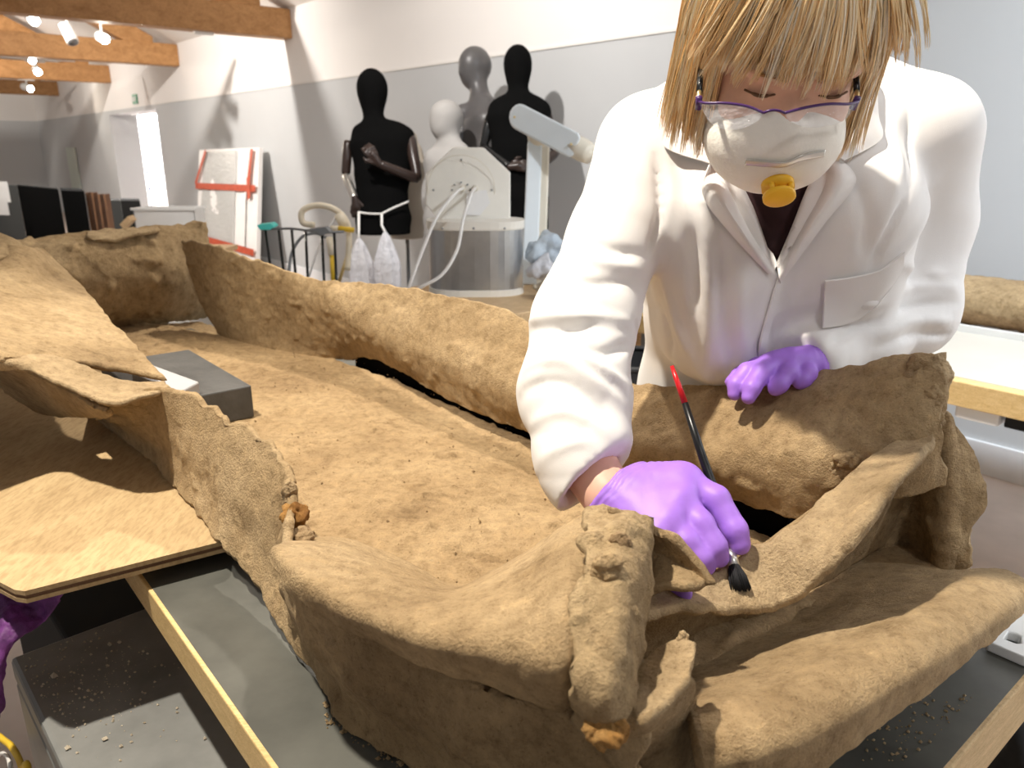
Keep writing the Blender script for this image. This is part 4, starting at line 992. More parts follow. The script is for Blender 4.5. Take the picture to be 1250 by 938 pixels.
# curl below the strip and the end wall stub beneath it
rows = [[PW(764, 846, .098), PW(778, 822, .102), PW(796, 800, .106), PW(820, 785, .112), PW(837, 781, .116)],
        [PW(770, 862, .108), PW(790, 842, .108), PW(810, 822, .110), PW(830, 803, .114), PW(844, 790, .118)],
        [PW(782, 878, .110), PW(806, 862, .110), PW(823, 846, .112), PW(838, 826, .114), PW(848, 803, .116)]]
sheet('corner_curl', rows, 'lead_edge', cof, 30, 50, .008, .006, 57, .007)
rows = [[PW(760, 880, .108), PW(784, 880, .108), PW(807, 864, .108), PW(824, 848, .110), PW(839, 828, .112)],
        [PW(760, 910, .06), PW(788, 905, .06), PW(812, 890, .058), PW(832, 870, .056), PW(842, 856, .055)],
        [PW(740, 950, .01), PW(780, 945, .01), PW(815, 930, .015), PW(838, 905, .02), PW(846, 880, .025)],
        [PW(720, 1010, -.045), PW(780, 1010, -.045), PW(830, 990, -.045), PW(862, 955, -.04), PW(868, 920, -.03)]]
sheet('end_stub', rows, 'lead', cof, 60, 50, .010, .004, 59, .004, 1, .01)
# end strip, bent inwards
inn = [(1142, 503, .335, .0), (1116, 525, .335, 0), (1072, 558, .335, 0), (1021, 601, .34, 0), (967, 645, .345, 0), (909, 684, .365, 0), (862, 704, .372, 0), (825, 716, .375, 0), (782, 730, .38, 0)]
out = [(1150, 512, .322), (1138, 540, .305), (1095, 590, .285), (1058, 637, .28), (1020, 687, .29), (962, 733, .318), (900, 744, .338), (840, 744, .346), (780, 756, .350)]
rows = []
for a, b in zip(inn, out):
    A, B = PU(a[0], a[1], a[2]), PU(*b); mid = lerp(A, B, .5) - Vector((0, 0, .002)); rows.append([A, lerp(A, mid, .5), mid, lerp(mid, B, .5), B])
sheet('end_strip', rows, 'lead_edge', cof, 170, 34, .012, .002, 63, .005)
rows = [[PU(a[0], a[1], a[2]) + D * .004 - Vector((0, 0, .004)) for a in inn]]
rows.append([lerp(p, Vector((p.x, p.y, ZB)), .5) + D * .012 for p in rows[0]]); rows.append([Vector((p.x, p.y, ZB - .004)) + D * .03 for p in rows[0]])
sheet('end_wall_inner', rows, 'lead', cof, 30, 120, .008, .003, 64, .0)
# end flap fallen outwards
rows = [[PW(775, 775, -.03), PW(868, 735, -.03), PW(958, 705, -.03), PW(1058, 645, -.025), PW(1128, 622, -.025), PW(1180, 640, -.03)],
        [PW(800, 835, -.02), PW(880, 795, -.015), PW(980, 755, -.012), PW(1080, 700, -.005), PW(1150, 690, -.005), PW(1185, 708, -.01)],
        [PW(830, 850, .03), PW(900, 830, .03), PW(1000, 785, .03), PW(1095, 735, .028), PW(1165, 705, .02), PW(1215, 700, .01)],
        [PW(845, 880, .055), PW(930, 860, .06), PW(1030, 815, .06), PW(1120, 765, .055), PW(1190, 725, .035), PW(1240, 706, .02)],
        [PW(855, 930, .05), PW(950, 910, .055), PW(1050, 858, .055), PW(1140, 802, .05), PW(1205, 755, .035), PW(1252, 718, .02)],
        [PW(860, 985, .0), PW(985, 944, .012), PW(1062, 888, .02), PW(1146, 825, .022), PW(1203, 782, .02), PW(1250, 744, .01)]]
sheet('end_flap', rows, 'lead', cof, 120, 160, .011, .003, 65, .003)
# end wall wing at the far corner
rows = [[PU(985, 700, .40), PU(1060, 628, .37), PU(1110, 575, .345), PV(1150, 510, .90), PV(1162, 520, .91), PV(1183, 545, .925)],
        [PU(985, 712, .40), PU(1060, 655, .375), PU(1110, 610, .35), PV(1150, 570, .90), PV(1172, 565, .912), PV(1193, 577, .93)],
        [PU(985, 720, .40), PU(1060, 680, .375), PU(1110, 650, .35), PV(1150, 620, .90), PV(1178, 612, .912), PV(1202, 608, .93)],
        [PU(985, 728, .39), PU(1060, 700, .37), PU(1110, 688, .345), PV(1148, 665, .895), PV(1168, 655, .905), PV(1184, 640, .92)],
        [PU(985, 735, .38), PU(1060, 715, .365), PU(1110, 706, .34), PV(1146, 704, .89), PV(1163, 702, .897), PV(1180, 692, .905)]]
sheet('end_wing', rows, 'lead', cof, 70, 110, .010, .004, 67, .005, 1, .006)
# lumps of corrosion and iron
def lump(name, c, r, mat, seed, parent=cof, res=None):
    ka, kf = (.55, 1.2) if mat == 'rust' else (.45, .9)
    c = Vector(c)
    def fn(X): return ellip(X, c, [(1, 0, 0), (0, 1, 0), (0, 0, 1)], r)
    lo, hi = bounds([c], np.array(r) * 1.7)
    return body(name, fn, lo, hi, res or min(r) / 8, mat, parent, 1, lambda V: min(r) * (ka * fbm((V - np.array(tuple(c))) / min(r) * kf, 3, seed)))
lump('iron_lump', PW(360, 628, .098), (.015, .013, .012), 'rust', 3)
lump('torn_knob', PW(352, 603, .105), (.008, .009, .016), 'lead_edge', 4)
lump('soil_clod', PW(368, 655, .088), (.014, .012, .009), 'soil', 5)
lump('iron_lump', PW(735, 893, .108), (.013, .010, .010), 'rust', 6)
lump('crust_patch', PW(740, 696, .183), (.013, .008, .014), 'lead', 8)
lump('crust_patch', PW(757, 664, .186), (.010, .006, .010), 'soil', 9)
lump('crust_patch', PV(1038, 562, .80), (.017, .009, .012), 'soil', 13)
lump('crust_patch', PV(1026, 570, .80), (.012, .009, .011), 'lead_edge', 14)
lump('crust_patch', PV(943, 574, .785), (.008, .007, .014), 'lead_edge', 15)
lump('crust_patch', PV(1128, 462, .885), (.024, .010, .03), 'soil', 16)
lump('crust_patch', PV(1140, 455, .89), (.018, .012, .022), 'lead_edge', 17)
lump('crust_patch', PV(1138, 500, .872), (.016, .009, .026), 'lead', 18)
lump('crust_patch', PV(1108, 498, .86), (.018, .006, .018), 'lead_edge', 19)
lump('torn_tip', PW(834, 782, .118), (.005, .005, .008), 'lead_edge', 20)
lump('torn_tip', PU(1140, 512, .326), (.016, .012, .010), 'lead_edge', 23)
pts = []
for i in range(900):
    u = random.uniform(.5, 2.2); v = random.uniform(.36, .84); r = random.choice((.0006, .0008, .001, .001, .0014, .0022)) * random.uniform(.7, 1.2)
    pts.append((W(u, .335 + (v - .335) * (1 - .24 * max(0, u - 1.5) / .8), ZB + .003 + .004 * math.sin(5 * u + 7 * v) - (.010 if v > .75 else .003 if v > .65 else 0)), r))
for i in range(110):
    f_ = random.random(); pts.append((PW(552 + 100 * f_ + random.gauss(0, 1.5), 700 - 46 * f_ + random.gauss(0, 1.2), .001), random.uniform(.0005, .0016)))
crumbs('loose_soil', pts, 'soil', None, cof)
for px, py, rx in ((388, 607, .02), (520, 672, .018), (530, 688, .014)):
    lump('soil_flake', PW(px, py, .0), (rx, rx * .7, .004), 'lead_pale', int(px), cof, .0022)
# slab and prop block inside the coffin
def rbox(name, label, cat, u0, u1, v0, v1, z0, z1, mat, bev):
    return tag(MB().boxuv(u0, u1, v0, v1, z0, z1).build(name, mat, None, False, bev), label, cat)
rbox('lead_slab', 'dark grey rectangular slab lying inside the coffin', 'slab', 1.32, 1.66, .315, .488, ZB + .001, ZB + .062, 'slab', .003)
a, b, c, d_ = PZ(243, 466, ZB + .085), PZ(218, 479, ZB + .085), PZ(160, 455, ZB + .085), PZ(188, 446, ZB + .085)
tag(MB().prism([(q.x, q.y) for q in (a, b, c, d_)], ZB + .0625, ZB + .085).build('foam_block', 'foam_grey', None, False, .003), 'small light grey block on top of the dark slab', 'block')

# ================================================================== THE CONSERVATOR
hp = math.radians(40)
FF = Vector((-.03, -math.cos(hp), -math.sin(hp))).normalized()      # the way the face points
SX = Vector((1, 0, 0)) - FF * FF.x; SX.normalize()
HU = SX.cross(FF); HU = HU if HU.z > 0 else -HU
EYE = P(972, 117, .705)
HC = EYE - FF * .088
def hd(x, f, u): return HC + SX * x + FF * f + HU * u              # head coordinates
shR, shL = P(795, 184, 1.0), P(1124, 164, 1.02)
ctr_sh = (shR + shL) / 2
spn = [P(952, 150, 1.06), P(950, 245, 1.07), P(942, 350, 1.15), P(934, 470, 1.25)]
hip = Vector((spn[-1].x + .01, spn[-1].y + .05, .86))
LAT = (shL - shR).normalized()
armR = [(795, 184, 1.0, 66), (752, 290, .97, 58), (712, 392, .93, 61), (698, 480, .88, 65), (712, 560, .835, 58), (732, 612, .805, 52)]
armL = [(1124, 164, 1.02, 66), (1128, 270, 1.07, 54), (1106, 376, 1.09, 55), (1050, 412, 1.04, 46), (1000, 436, 1.0, 36), (978, 446, .985, 33)]
aR = [P(a, b, t) for a, b, t, r in armR]; rR = [px2m(r, t) for a, b, t, r in armR]
aL = [P(a, b, t) for a, b, t, r in armL]; rL = [px2m(r, t) for a, b, t, r in armL]
wristR, wristL = P(742, 604, .80), P(982, 446, .985)
# --- body: head, neck, trunk, arms and legs in one surface
footc = Vector((hip.x, hip.y + .03, 0))
def body_fn(X):
    d = ellip(X, HC + HU * .025 - FF * .01, [SX, FF, HU], (.076, .095, .098))
    d = smin(d, ellip(X, hd(0, .028, -.035), [SX, FF, HU], (.062, .062, .085)), .03)        # face
    d = smin(d, ellip(X, hd(0, .092, -.028), [SX, FF, HU], (.012, .016, .026)), .012)       # nose
    for s in (-1, 1):
        d = smin(d, ellip(X, hd(s * .034, .070, -.030), [SX, FF, HU], (.026, .018, .022)), .02)   # cheek
        d = smin(d, ellip(X, hd(s * .032, .080, .022), [SX, FF, HU], (.026, .010, .009)), .012)   # brow
        d = smin(d, ellip(X, hd(s * .032, .076, .0), [SX, FF, HU], (.016, .012, .011)), .006)     # lids
        d = smin(d, ellip(X, hd(s * .078, -.012, -.01), [SX, FF, HU], (.010, .018, .030)), .008)  # ear
    nb = ctr_sh + Vector((0, .03, .01))
    d = smin(d, seg(X, tuple(hd(0, -.03, -.06)), tuple(nb), .050, .058), .03)
    d = smin(d, spine(X, [ctr_sh] + spn[1:] + [hip], [.13, .15, .14, .14, .15], [.07, .09, .09, .09, .1], LAT), .04)
    d = smin(d, chain(X, [tuple(p) for p in aR[:-1]] + [tuple(wristR)], [.05, .042, .038, .036, .031, .029]), .03)
    d = smin(d, chain(X, [tuple(p) for p in aL[:-1]] + [tuple(wristL)], [.05, .042, .038, .034, .027, .019]), .03)
    for s in (-1, 1):
        h0 = hip + Vector((s * .075, 0, -.02)); kn = Vector((hip.x + s * .085, hip.y - .01, .48)); an = Vector((hip.x + s * .09, hip.y + .04, .07))
        d = smin(d, chain(X, [tuple(h0), tuple(kn), tuple(an)], [.075, .055, .04]), .03)
    return d
allp = [HC + Vector((0, 0, .16)), hd(0, .13, -.1)] + aR + aL + [wristR, wristL, hip]
lo, hi = bounds(allp, .08)
zax = list(np.arange(.02, .95, .016)) + list(np.arange(.95, 1.30, .007)) + list(np.arange(1.30, float(hi[2]) + .02, .0045))
person = body('person', body_fn, lo, hi, .0055, 'skin', None, 2, None, zax)
tag(person, 'woman in white lab coat, mask and purple gloves leaning over the lead coffin', 'person')
PER = person
# --- trousers and shoes
def tr_fn(X):
    d = None
    for s in (-1, 1):
        h0 = hip + Vector((s * .075, 0, 0)); kn = Vector((hip.x + s * .085, hip.y - .01, .48)); an = Vector((hip.x + s * .09, hip.y + .04, .07))
        e = chain(X, [tuple(h0), tuple(kn), tuple(an)], [.10, .075, .065]); d = e if d is None else smin(d, e, .03)
    return d
body('trousers', tr_fn, (hip.x - .25, hip.y - .15, .03), (hip.x + .25, hip.y + .2, .98), .015, 'trousers', PER, 2)
for s in (-1, 1):
    an = Vector((hip.x + s * .09, hip.y + .04, .05))
    def sh_fn(X, an=an): return np.maximum(smin(seg(X, tuple(an), tuple(an + Vector((-.02, -.17, -.012))), .046, .038), seg(X, tuple(an), tuple(an + Vector((0, .03, 0))), .045, .042), .02), -(X[..., 2] - .004))
    body('shoe', sh_fn, (an.x - .08, an.y - .25, -.01), (an.x + .08, an.y + .1, .12), .008, 'black_matte', PER, 2)
# --- dark shirt
def shirt_fn(X):
    d = spine(X, [ctr_sh + Vector((0, .02, -.01))] + spn[1:], [.145, .165, .15, .15], [.085, .102, .10, .10], LAT)
    return d
lo, hi = bounds([ctr_sh] + spn, .2); hi[2] = ctr_sh.z + .08; lo[2] = 1.02
body('shirt', shirt_fn, lo, hi, .009, 'shirt', PER, 2)
# --- lab coat
HEM = hip + Vector((0, .0, -.22))
chestL, chestR = P(1035, 255, .985), P(865, 262, .98)
cuffc = P(716, 592, .815); cn = (P(768, 640, .79) - P(690, 560, .83)).normalized()
cuffl = P(985, 443, .99); cl = (P(900, 478, .95) - P(1060, 410, 1.04)).normalized()
vax = np.array(tuple(spn[1] - CAMP)); vax = vax / np.linalg.norm(vax)
Vap, VtL, VtR = P(947, 335, .98), P(882, 165, .98), P(1012, 160, .98)
def wedge(X):
    n1 = (Vap - VtL).cross(Vector(vax)); n2 = (VtR - Vap).cross(Vector(vax)); n1.normalize(); n2.normalize()
    mid = P(947, 200, .98)
    if n1.dot(mid - Vap) > 0: n1 = -n1
    if n2.dot(mid - Vap) > 0: n2 = -n2
    d = np.maximum((X - np.array(tuple(Vap), dtype=np.float32)) @ np.array(tuple(n1), dtype=np.float32), (X - np.array(tuple(Vap), dtype=np.float32)) @ np.array(tuple(n2), dtype=np.float32))
    back = (X - np.array(tuple(spn[1]), dtype=np.float32)) @ vax.astype(np.float32) + .015
    return np.maximum(d, back)
def coat_fn(X):
    tr = spine(X, [ctr_sh + Vector((0, .03, .005))] + spn[1:] + [hip, HEM], [.155, .185, .182, .195, .20, .21], [.085, .118, .12, .12, .125, .14], LAT, .04)
    tr = smin(tr, seg(X, tuple(shR), tuple(shL), rR[0] * .86, rL[0] * .86), .035)
    tr = smin(tr, seg(X, tuple(P(1010, 92, 1.06)), tuple(shL + Vector((0, 0, .012))), .05, rL[0] * .8), .03)
    tr = smin(tr, seg(X, tuple(P(890, 108, 1.06)), tuple(shR + Vector((0, 0, .012))), .05, rR[0] * .8), .03)
    tr = smin(tr, seg(X, tuple(chestR), tuple(P(880, 400, 1.06)), .085, .08), .05)
    tr = smin(tr, seg(X, tuple(chestL), tuple(P(1010, 400, 1.07)), .085, .08), .05)
    tr = np.maximum(tr, np.float32(HEM.z) - X[..., 2])
    # arms
    ar = chain(X, [tuple(p) for p in aR], rR, .02)
    ar = np.maximum(ar, (X - np.array(tuple(cuffc), dtype=np.float32)) @ np.array(tuple(cn), dtype=np.float32))
    al = chain(X, [tuple(p) for p in aL], rL, .02)
    al = np.maximum(al, (X - np.array(tuple(cuffl), dtype=np.float32)) @ np.array(tuple(cl), dtype=np.float32))
    d = smin(smin(tr, ar, .018), al, .018)
    # open cuffs and open front
    d = np.maximum(d, -chain(X, [tuple(p) for p in aR[4:]] + [tuple(aR[-1] + cn * .08)], [rR[4] - .020, rR[5] - .011, rR[5] - .010], .01))
    d = np.maximum(d, -wedge(X))
    d = np.maximum(d, -seg(X, tuple(hd(0, -.03, -.06)), tuple(ctr_sh + Vector((0, .02, -.06))), .062, .066))
    return d
aRn = [np.array(tuple(p)) for p in aR]; aLn = [np.array(tuple(p)) for p in aL]
def along(V, pts):
    best = np.full(len(V), 9.0); s_ = np.zeros(len(V)); acc = 0
    for i in range(len(pts) - 1):
        ab = pts[i + 1] - pts[i]; L = np.linalg.norm(ab); h = np.clip((V - pts[i]) @ ab / L ** 2, 0, 1)
        d = np.linalg.norm(V - pts[i] - h[:, None] * ab, axis=1); k = d < best; best[k] = d[k]; s_[k] = acc + h[k] * L; acc += L
    return best, s_, acc
def coat_disp(V):
    dR, sR, LR = along(V, aRn); dL, sL, LL = along(V, aLn)
    n1 = fbm(V * 7, 2, 3); n2 = fbm(V * 16, 2, 8)
    out = .003 * n1 + .001 * n2
    for dd, ss, L, pts, rad, el in ((dR, sR, LR, aRn, .085, .28), (dL, sL, LL, aLn, .075, .26)):
        wgt = np.clip((rad - dd) / .02, 0, 1)
        ax = (V - pts[0]) @ np.array([.2, .9, .3])
        ph = ss * 62 + 9 * ax / .1 * .35 + 3.2 * fbm(V * 6, 2, 5)
        fold = np.abs(np.sin(ph)) ** .6 * 2 - 1.25
        am = .0008 + .0015 * np.exp(-((ss - el) / .10) ** 2) + .0008 * np.exp(-((ss - L + .08) / .07) ** 2)
        out = out + wgt * am * fold * (0.55 + .6 * fbm(V * 9, 1, 15))
    # long soft folds down the front
    wt = (1 - np.clip((.085 - dR) / .02, 0, 1)) * (1 - np.clip((.075 - dL) / .02, 0, 1))
    x = V[:, 0] * 1.0 - .35 * V[:, 2]
    out = out + wt * .005 * np.abs(np.sin(x * 26 + 2.2 * fbm(V * 3.5, 2, 21))) * np.clip((1.38 - V[:, 2]) / .15, 0, 1)
    return out
lo, hi = bounds(aR + aL + [HEM, ctr_sh + Vector((0, .1, .1))], .12); lo[2] = HEM.z - .02; hi[2] = max(p.z for p in (shR, shL)) + .1; hi[1] += .08; lo[0] -= .0
zax = list(np.arange(float(lo[2]), 1.0, .012)) + list(np.arange(1.0, float(hi[2]), .0045))
FOLDS = [  # picture polyline on the cloth, width (m), height (m)
    ([(700, 286), (740, 303), (786, 312)], .008, -.007), ([(688, 312), (735, 322), (782, 330)], .009, .006), ([(676, 332), (720, 346), (778, 342)], .008, -.006),
    ([(648, 392), (700, 388), (770, 394)], .010, .010), ([(650, 404), (700, 402), (770, 407)], .007, -.009),
    ([(686, 422), (725, 446), (766, 474)], .009, .008), ([(700, 418), (738, 430), (770, 420)], .008, -.008), ([(640, 452), (684, 440), (720, 462), (762, 500)], .009, .006),
    ([(638, 478), (680, 466), (720, 486), (755, 520)], .008, -.006), ([(648, 520), (695, 504), (745, 534)], .009, .006), ([(660, 562), (705, 540), (752, 556)], .008, .004),
    ([(764, 112), (800, 190), (806, 262), (790, 312)], .006, -.007), ([(776, 130), (815, 200), (822, 270)], .010, .005), ([(748, 190), (742, 240), (700, 285)], .010, .005), ([(730, 225), (712, 262), (690, 300)], .008, -.004),
    ([(836, 215), (846, 300), (848, 380), (838, 465)], .010, -.009), ([(858, 240), (866, 320), (866, 400), (862, 465)], .012, .007), ([(808, 340), (828, 400), (870, 466)], .010, .007), ([(806, 372), (818, 420), (840, 466)], .008, -.006),
    ([(882, 290), (884, 380), (896, 466)], .010, -.006), ([(905, 330), (905, 400), (915, 466)], .012, .004),
    ([(1108, 110), (1112, 190), (1096, 262), (1062, 330)], .006, -.008), ([(1094, 130), (1096, 200), (1080, 262)], .010, .006), ([(1040, 215), (1058, 262), (1056, 318)], .012, -.005), ([(1140, 220), (1120, 280), (1075, 335)], .012, .006),
    ([(1168, 352), (1110, 352), (1060, 370), (1025, 402)], .010, .008), ([(1170, 370), (1110, 374), (1050, 398), (1010, 425)], .008, -.008), ([(1162, 392), (1110, 392), (1065, 412)], .010, .008), ([(1158, 410), (1110, 410), (1070, 425)], .007, -.007),
    ([(1178, 330), (1140, 335), (1100, 322)], .010, .005)]
V_, F_ = nets(coat_fn, lo, hi, .0045, zax); V_ = relax(V_, F_, 2); V_ = V_ + vnormals(V_, F_) * coat_disp(V_)[:, None]
BV = BVHTree.FromPolygons([tuple(v) for v in V_], [tuple(int(i) for i in f) for f in F_])
dsp_ = np.zeros(len(V_))
for pl3, wd, am in FOLDS:
    q3 = []
    for px, py in pl3:
        h = BV.ray_cast(CAMP, ray(px, py).normalized())
        if h[0] is not None and (not q3 or (h[0] - q3[-1]).length < .16): q3.append(h[0])
    if len(q3) < 2: continue
    q3 = crom(q3, 5); dd, ss, LL_ = along(V_, [np.array(tuple(p)) for p in q3])
    dsp_ += am * np.exp(-(dd / (wd * .78)) ** 2) * np.clip(np.minimum(ss, LL_ - ss) / .03 + .25, 0, 1)
V_ = relax(V_ + vnormals(V_, F_) * dsp_[:, None], F_, 1, .35)
coat = obj('lab_coat', V_, F_, 'coat', PER)
coat['label'] = 'white cotton lab coat'
cv = [tuple(v.co) for v in coat.data.vertices]; BV = BVHTree.FromPolygons(cv, [tuple(p.vertices) for p in coat.data.polygons])
def oncoat(px, py, off=.004, tdef=1.0):
    r = ray(px, py).normalized(); h = BV.ray_cast(CAMP, r)
    if h[0] is None: return P(px, py, tdef)
    return h[0] - r * off
def patch(name, rowspx, mat, m_, k_, thick=.003, off=.004, lift=None, tmin=None, seed=0):
    rows = []
    for r in rowspx:
        rr_ = []
        for q in r:
            if len(q) == 3 and q[2] > .3: rr_.append(P(*q))
            else: rr_.append(oncoat(q[0], q[1], off + (q[2] if len(q) == 3 else 0)))
        rows.append(rr_)
    return sheet(name, rows, mat, coat, m_, k_, thick, .0006, seed, 0)
# lapels, collar, pocket, front edge
patch('lapel', [[(868, 196, .006), (882, 190, .004), (896, 190, .0)], [(858, 236, .004), (888, 236, .006), (914, 236, .005)], [(892, 285, .003), (912, 282, .006), (931, 280, .005)], [(938, 334, .002), (943, 332, .003), (949, 324, .003)]], 'coat', 48, 20, .0018, .005, seed=2)
patch('lapel', [[(1022, 192, .006), (1008, 190, .004), (992, 192, .0)], [(1044, 222, .004), (1012, 224, .006), (980, 226, .005)], [(1004, 276, .003), (984, 276, .006), (963, 277, .005)], [(953, 345, .002), (951, 338, .003), (949, 325, .003)]], 'coat', 48, 20, .0018, .005, seed=4)
cR = [[P(838, 92, .97), P(852, 120, .93), P(868, 160, .90)], [P(826, 100, .965), P(835, 140, .92), P(862, 180, .89)], [P(820, 125, .945), P(822, 165, .915), P(866, 200, .895)]]
sheet('collar', [[P(842, 80, .975), P(856, 120, .935), P(874, 165, .915), P(886, 190, .905)], [P(828, 88, .955), P(838, 135, .918), P(852, 172, .905), P(876, 194, .897)], [P(822, 100, .945), P(818, 150, .925), P(813, 180, .915), P(868, 200, .895)]], 'coat', coat, 24, 40, .002, .001, 6, 0)
sheet('collar', [[P(1052, 70, .975), P(1042, 115, .935), P(1028, 160, .915), P(1008, 190, .905)], [P(1064, 78, .955), P(1056, 125, .918), P(1050, 160, .905), P(1022, 192, .897)], [P(1070, 95, .945), P(1072, 140, .93), P(1075, 170, .915), P(1030, 196, .895)]], 'coat', coat, 24, 40, .002, .001, 7, 0)
patch('chest_pocket', [[(1008, 343), (1040, 339), (1075, 330), (1103, 309)], [(1007, 362), (1040, 362), (1075, 355), (1098, 335)], [(1005, 400), (1030, 396), (1050, 388), (1070, 376)]], 'coat', 24, 30, .003, .0055, seed=12)
patch('front_edge', [[(950, 338), (956, 338)], [(942, 365), (949, 366)], [(932, 400), (939, 402)], [(926, 430), (933, 432)], [(924, 468), (931, 468)]], 'coat', 50, 4, .003, .0035, seed=14)
# --- gloves
def glove(name, palm, fingers, cuff, lo_pad, res=.0021):
    """palm: list of (a, b, ra, rb); fingers: list of (points, radii)"""
    pts = [p for a, b, *_ in palm for p in (a, b)] + [p for f, _ in fingers for p in f]
    def fn(X):
        d = None
        for a, b, ra, rb in palm:
            e = seg(X, tuple(a), tuple(b), ra, rb); d = e if d is None else smin(d, e, .016)
        for f, rs in fingers:
            d = smin(d, chain(X, [tuple(q) for q in f], rs, .005), .0036)
        if cuff:
            c, nv, ri = cuff; q = X - np.array(tuple(c), dtype=np.float32); d = np.maximum(d, -(q @ np.array(tuple(nv), dtype=np.float32)))
        return d
    lo, hi = bounds(pts, lo_pad)
    def dsp(V):
        c, nv, ri = cuff; s_ = (V - np.array(tuple(c))) @ np.array(tuple(nv))
        k = np.exp(-(s_ / .035) ** 2)
        return np.exp(-(s_ / .014) ** 2) * .0009 * np.sin(s_ * 800 + 4 * fbm(V * 30, 2, 2)) + k * .0012 * np.abs(fbm(V * np.array([40., 40., 90.]), 2, 9)) + .0006 * fbm(V * 45, 2, 4)
    return body(name, fn, lo, hi, res, 'glove', PER, 1, dsp)
# right hand holding the brush
wr = P(738, 606, .80)
kn = [P(838, 590, .772), P(830, 612, .752), P(816, 636, .738), P(800, 660, .73)]
rp = [.0150, .0150, .0145, .0135]
palm = [(wr, kn[i], .031 if i in (1, 2) else .027, rp[i] + .004) for i in range(4)] + [(P(770, 596, .79), P(826, 588, .775), .022, .017)]
fing = [([kn[0], P(874, 610, .752), P(897, 648, .737), P(903, 664, .735)], [.0155, .0132, .0122, .0105]),
        ([kn[1], P(855, 640, .732), P(873, 668, .722), P(878, 681, .724)], [.0155, .0130, .0118, .0098]),
        ([kn[2], P(838, 662, .722), P(856, 683, .716), P(862, 691, .718)], [.0148, .0122, .0110, .0092]),
        ([kn[3], P(802, 688, .714), P(818, 715, .687), P(836, 725, .674)], [.0135, .0095, .0082, .0072]),
        ([P(790, 615, .80), P(832, 640, .785), P(868, 655, .765), P(886, 664, .752)], [.018, .0145, .0125, .0098])]
cuffn = (P(800, 620, .775) - P(720, 590, .81)).normalized()
g1 = glove('glove', palm, fing, (P(750, 600, .80), (P(800, 640, .775) - P(735, 580, .81)).normalized(), .03), .035)
# left hand resting on the far wall
w2 = P(1000, 448, .985)
k2 = [P(934, 448, .972), P(950, 443, .968), P(968, 442, .968), P(986, 446, .972)]
palm2 = [(w2, k2[i], .0215, .0145) for i in range(4)]
fing2 = [([k2[0], P(912, 454, .962), P(899, 470, .955), P(897, 481, .954)], [.0130, .0112, .0100, .0086]),
         ([k2[1], P(931, 455, .950), P(918, 474, .940), P(914, 485, .938)], [.0132, .0118, .0106, .0090]),
         ([k2[2], P(962, 456, .946), P(951, 470, .938), P(946, 475, .938)], [.0132, .0116, .0104, .0090]),
         ([k2[3], P(986, 456, .950), P(980, 464, .946), P(976, 467, .946)], [.0126, .0108, .0096, .0084]),
         ([P(965, 450, .985), P(925, 448, .992), P(903, 458, .985), P(893, 467, .978)], [.015, .0120, .0100, .0086])]
g2 = glove('glove', palm2, fing2, (P(996, 446, .985), (P(930, 450, .97) - P(1010, 440, .99)).normalized(), .03), .035)

# --- brush
bp = [P(820, 447, .80), P(836, 492, .79), P(858, 560, .780), P(876, 610, .771), P(888, 664, .747), P(893, 678, .735)]
br = empty('paint_brush', P(905, 722, .717), 'artist brush with black handle and red tip held in the purple glove', 'brush')
MB().tube([bp[0], lerp(bp[0], bp[1], .5), lerp(bp[0], bp[1], 1.0)], [.0020, .0030, .0034], 12).build('red_tip', 'brush_red', br, True)
MB().tube([bp[1], bp[2], bp[3], lerp(bp[3], bp[4], .5), bp[4]], [.0034, .0046, .0052, .0050, .0042], 12).build('handle', 'brush_black', br, True)
MB().tube([bp[4], bp[5], P(896, 692, .725)], [.0044, .0050, .0056], 12).build('ferrule', 'silver', br, True)
m = MB(); base = P(896, 691, .726); tip = P(905, 722, .711); ax_ = (tip - base); s1 = ax_.cross(Vector((0, 1, 0))).normalized(); s2 = ax_.cross(s1).normalized()
for i in range(150):
    q = random.uniform(0, 6.28); r = math.sqrt(random.random()); a_ = base + (s1 * math.cos(q) + s2 * math.sin(q)) * .0048 * r; b_ = tip + (s1 * math.cos(q) * .0105 + s2 * math.sin(q) * .005) * r + ax_ * random.uniform(-.1, .03)
    m.tube([a_, lerp(a_, b_, .5) + (s1 * math.cos(q) + s2 * math.sin(q)) * .0014 * r, b_], [.0008, .0008, .0003], 4)
o = m.build('bristles', 'bristle', br, True); o['kind'] = 'stuff'

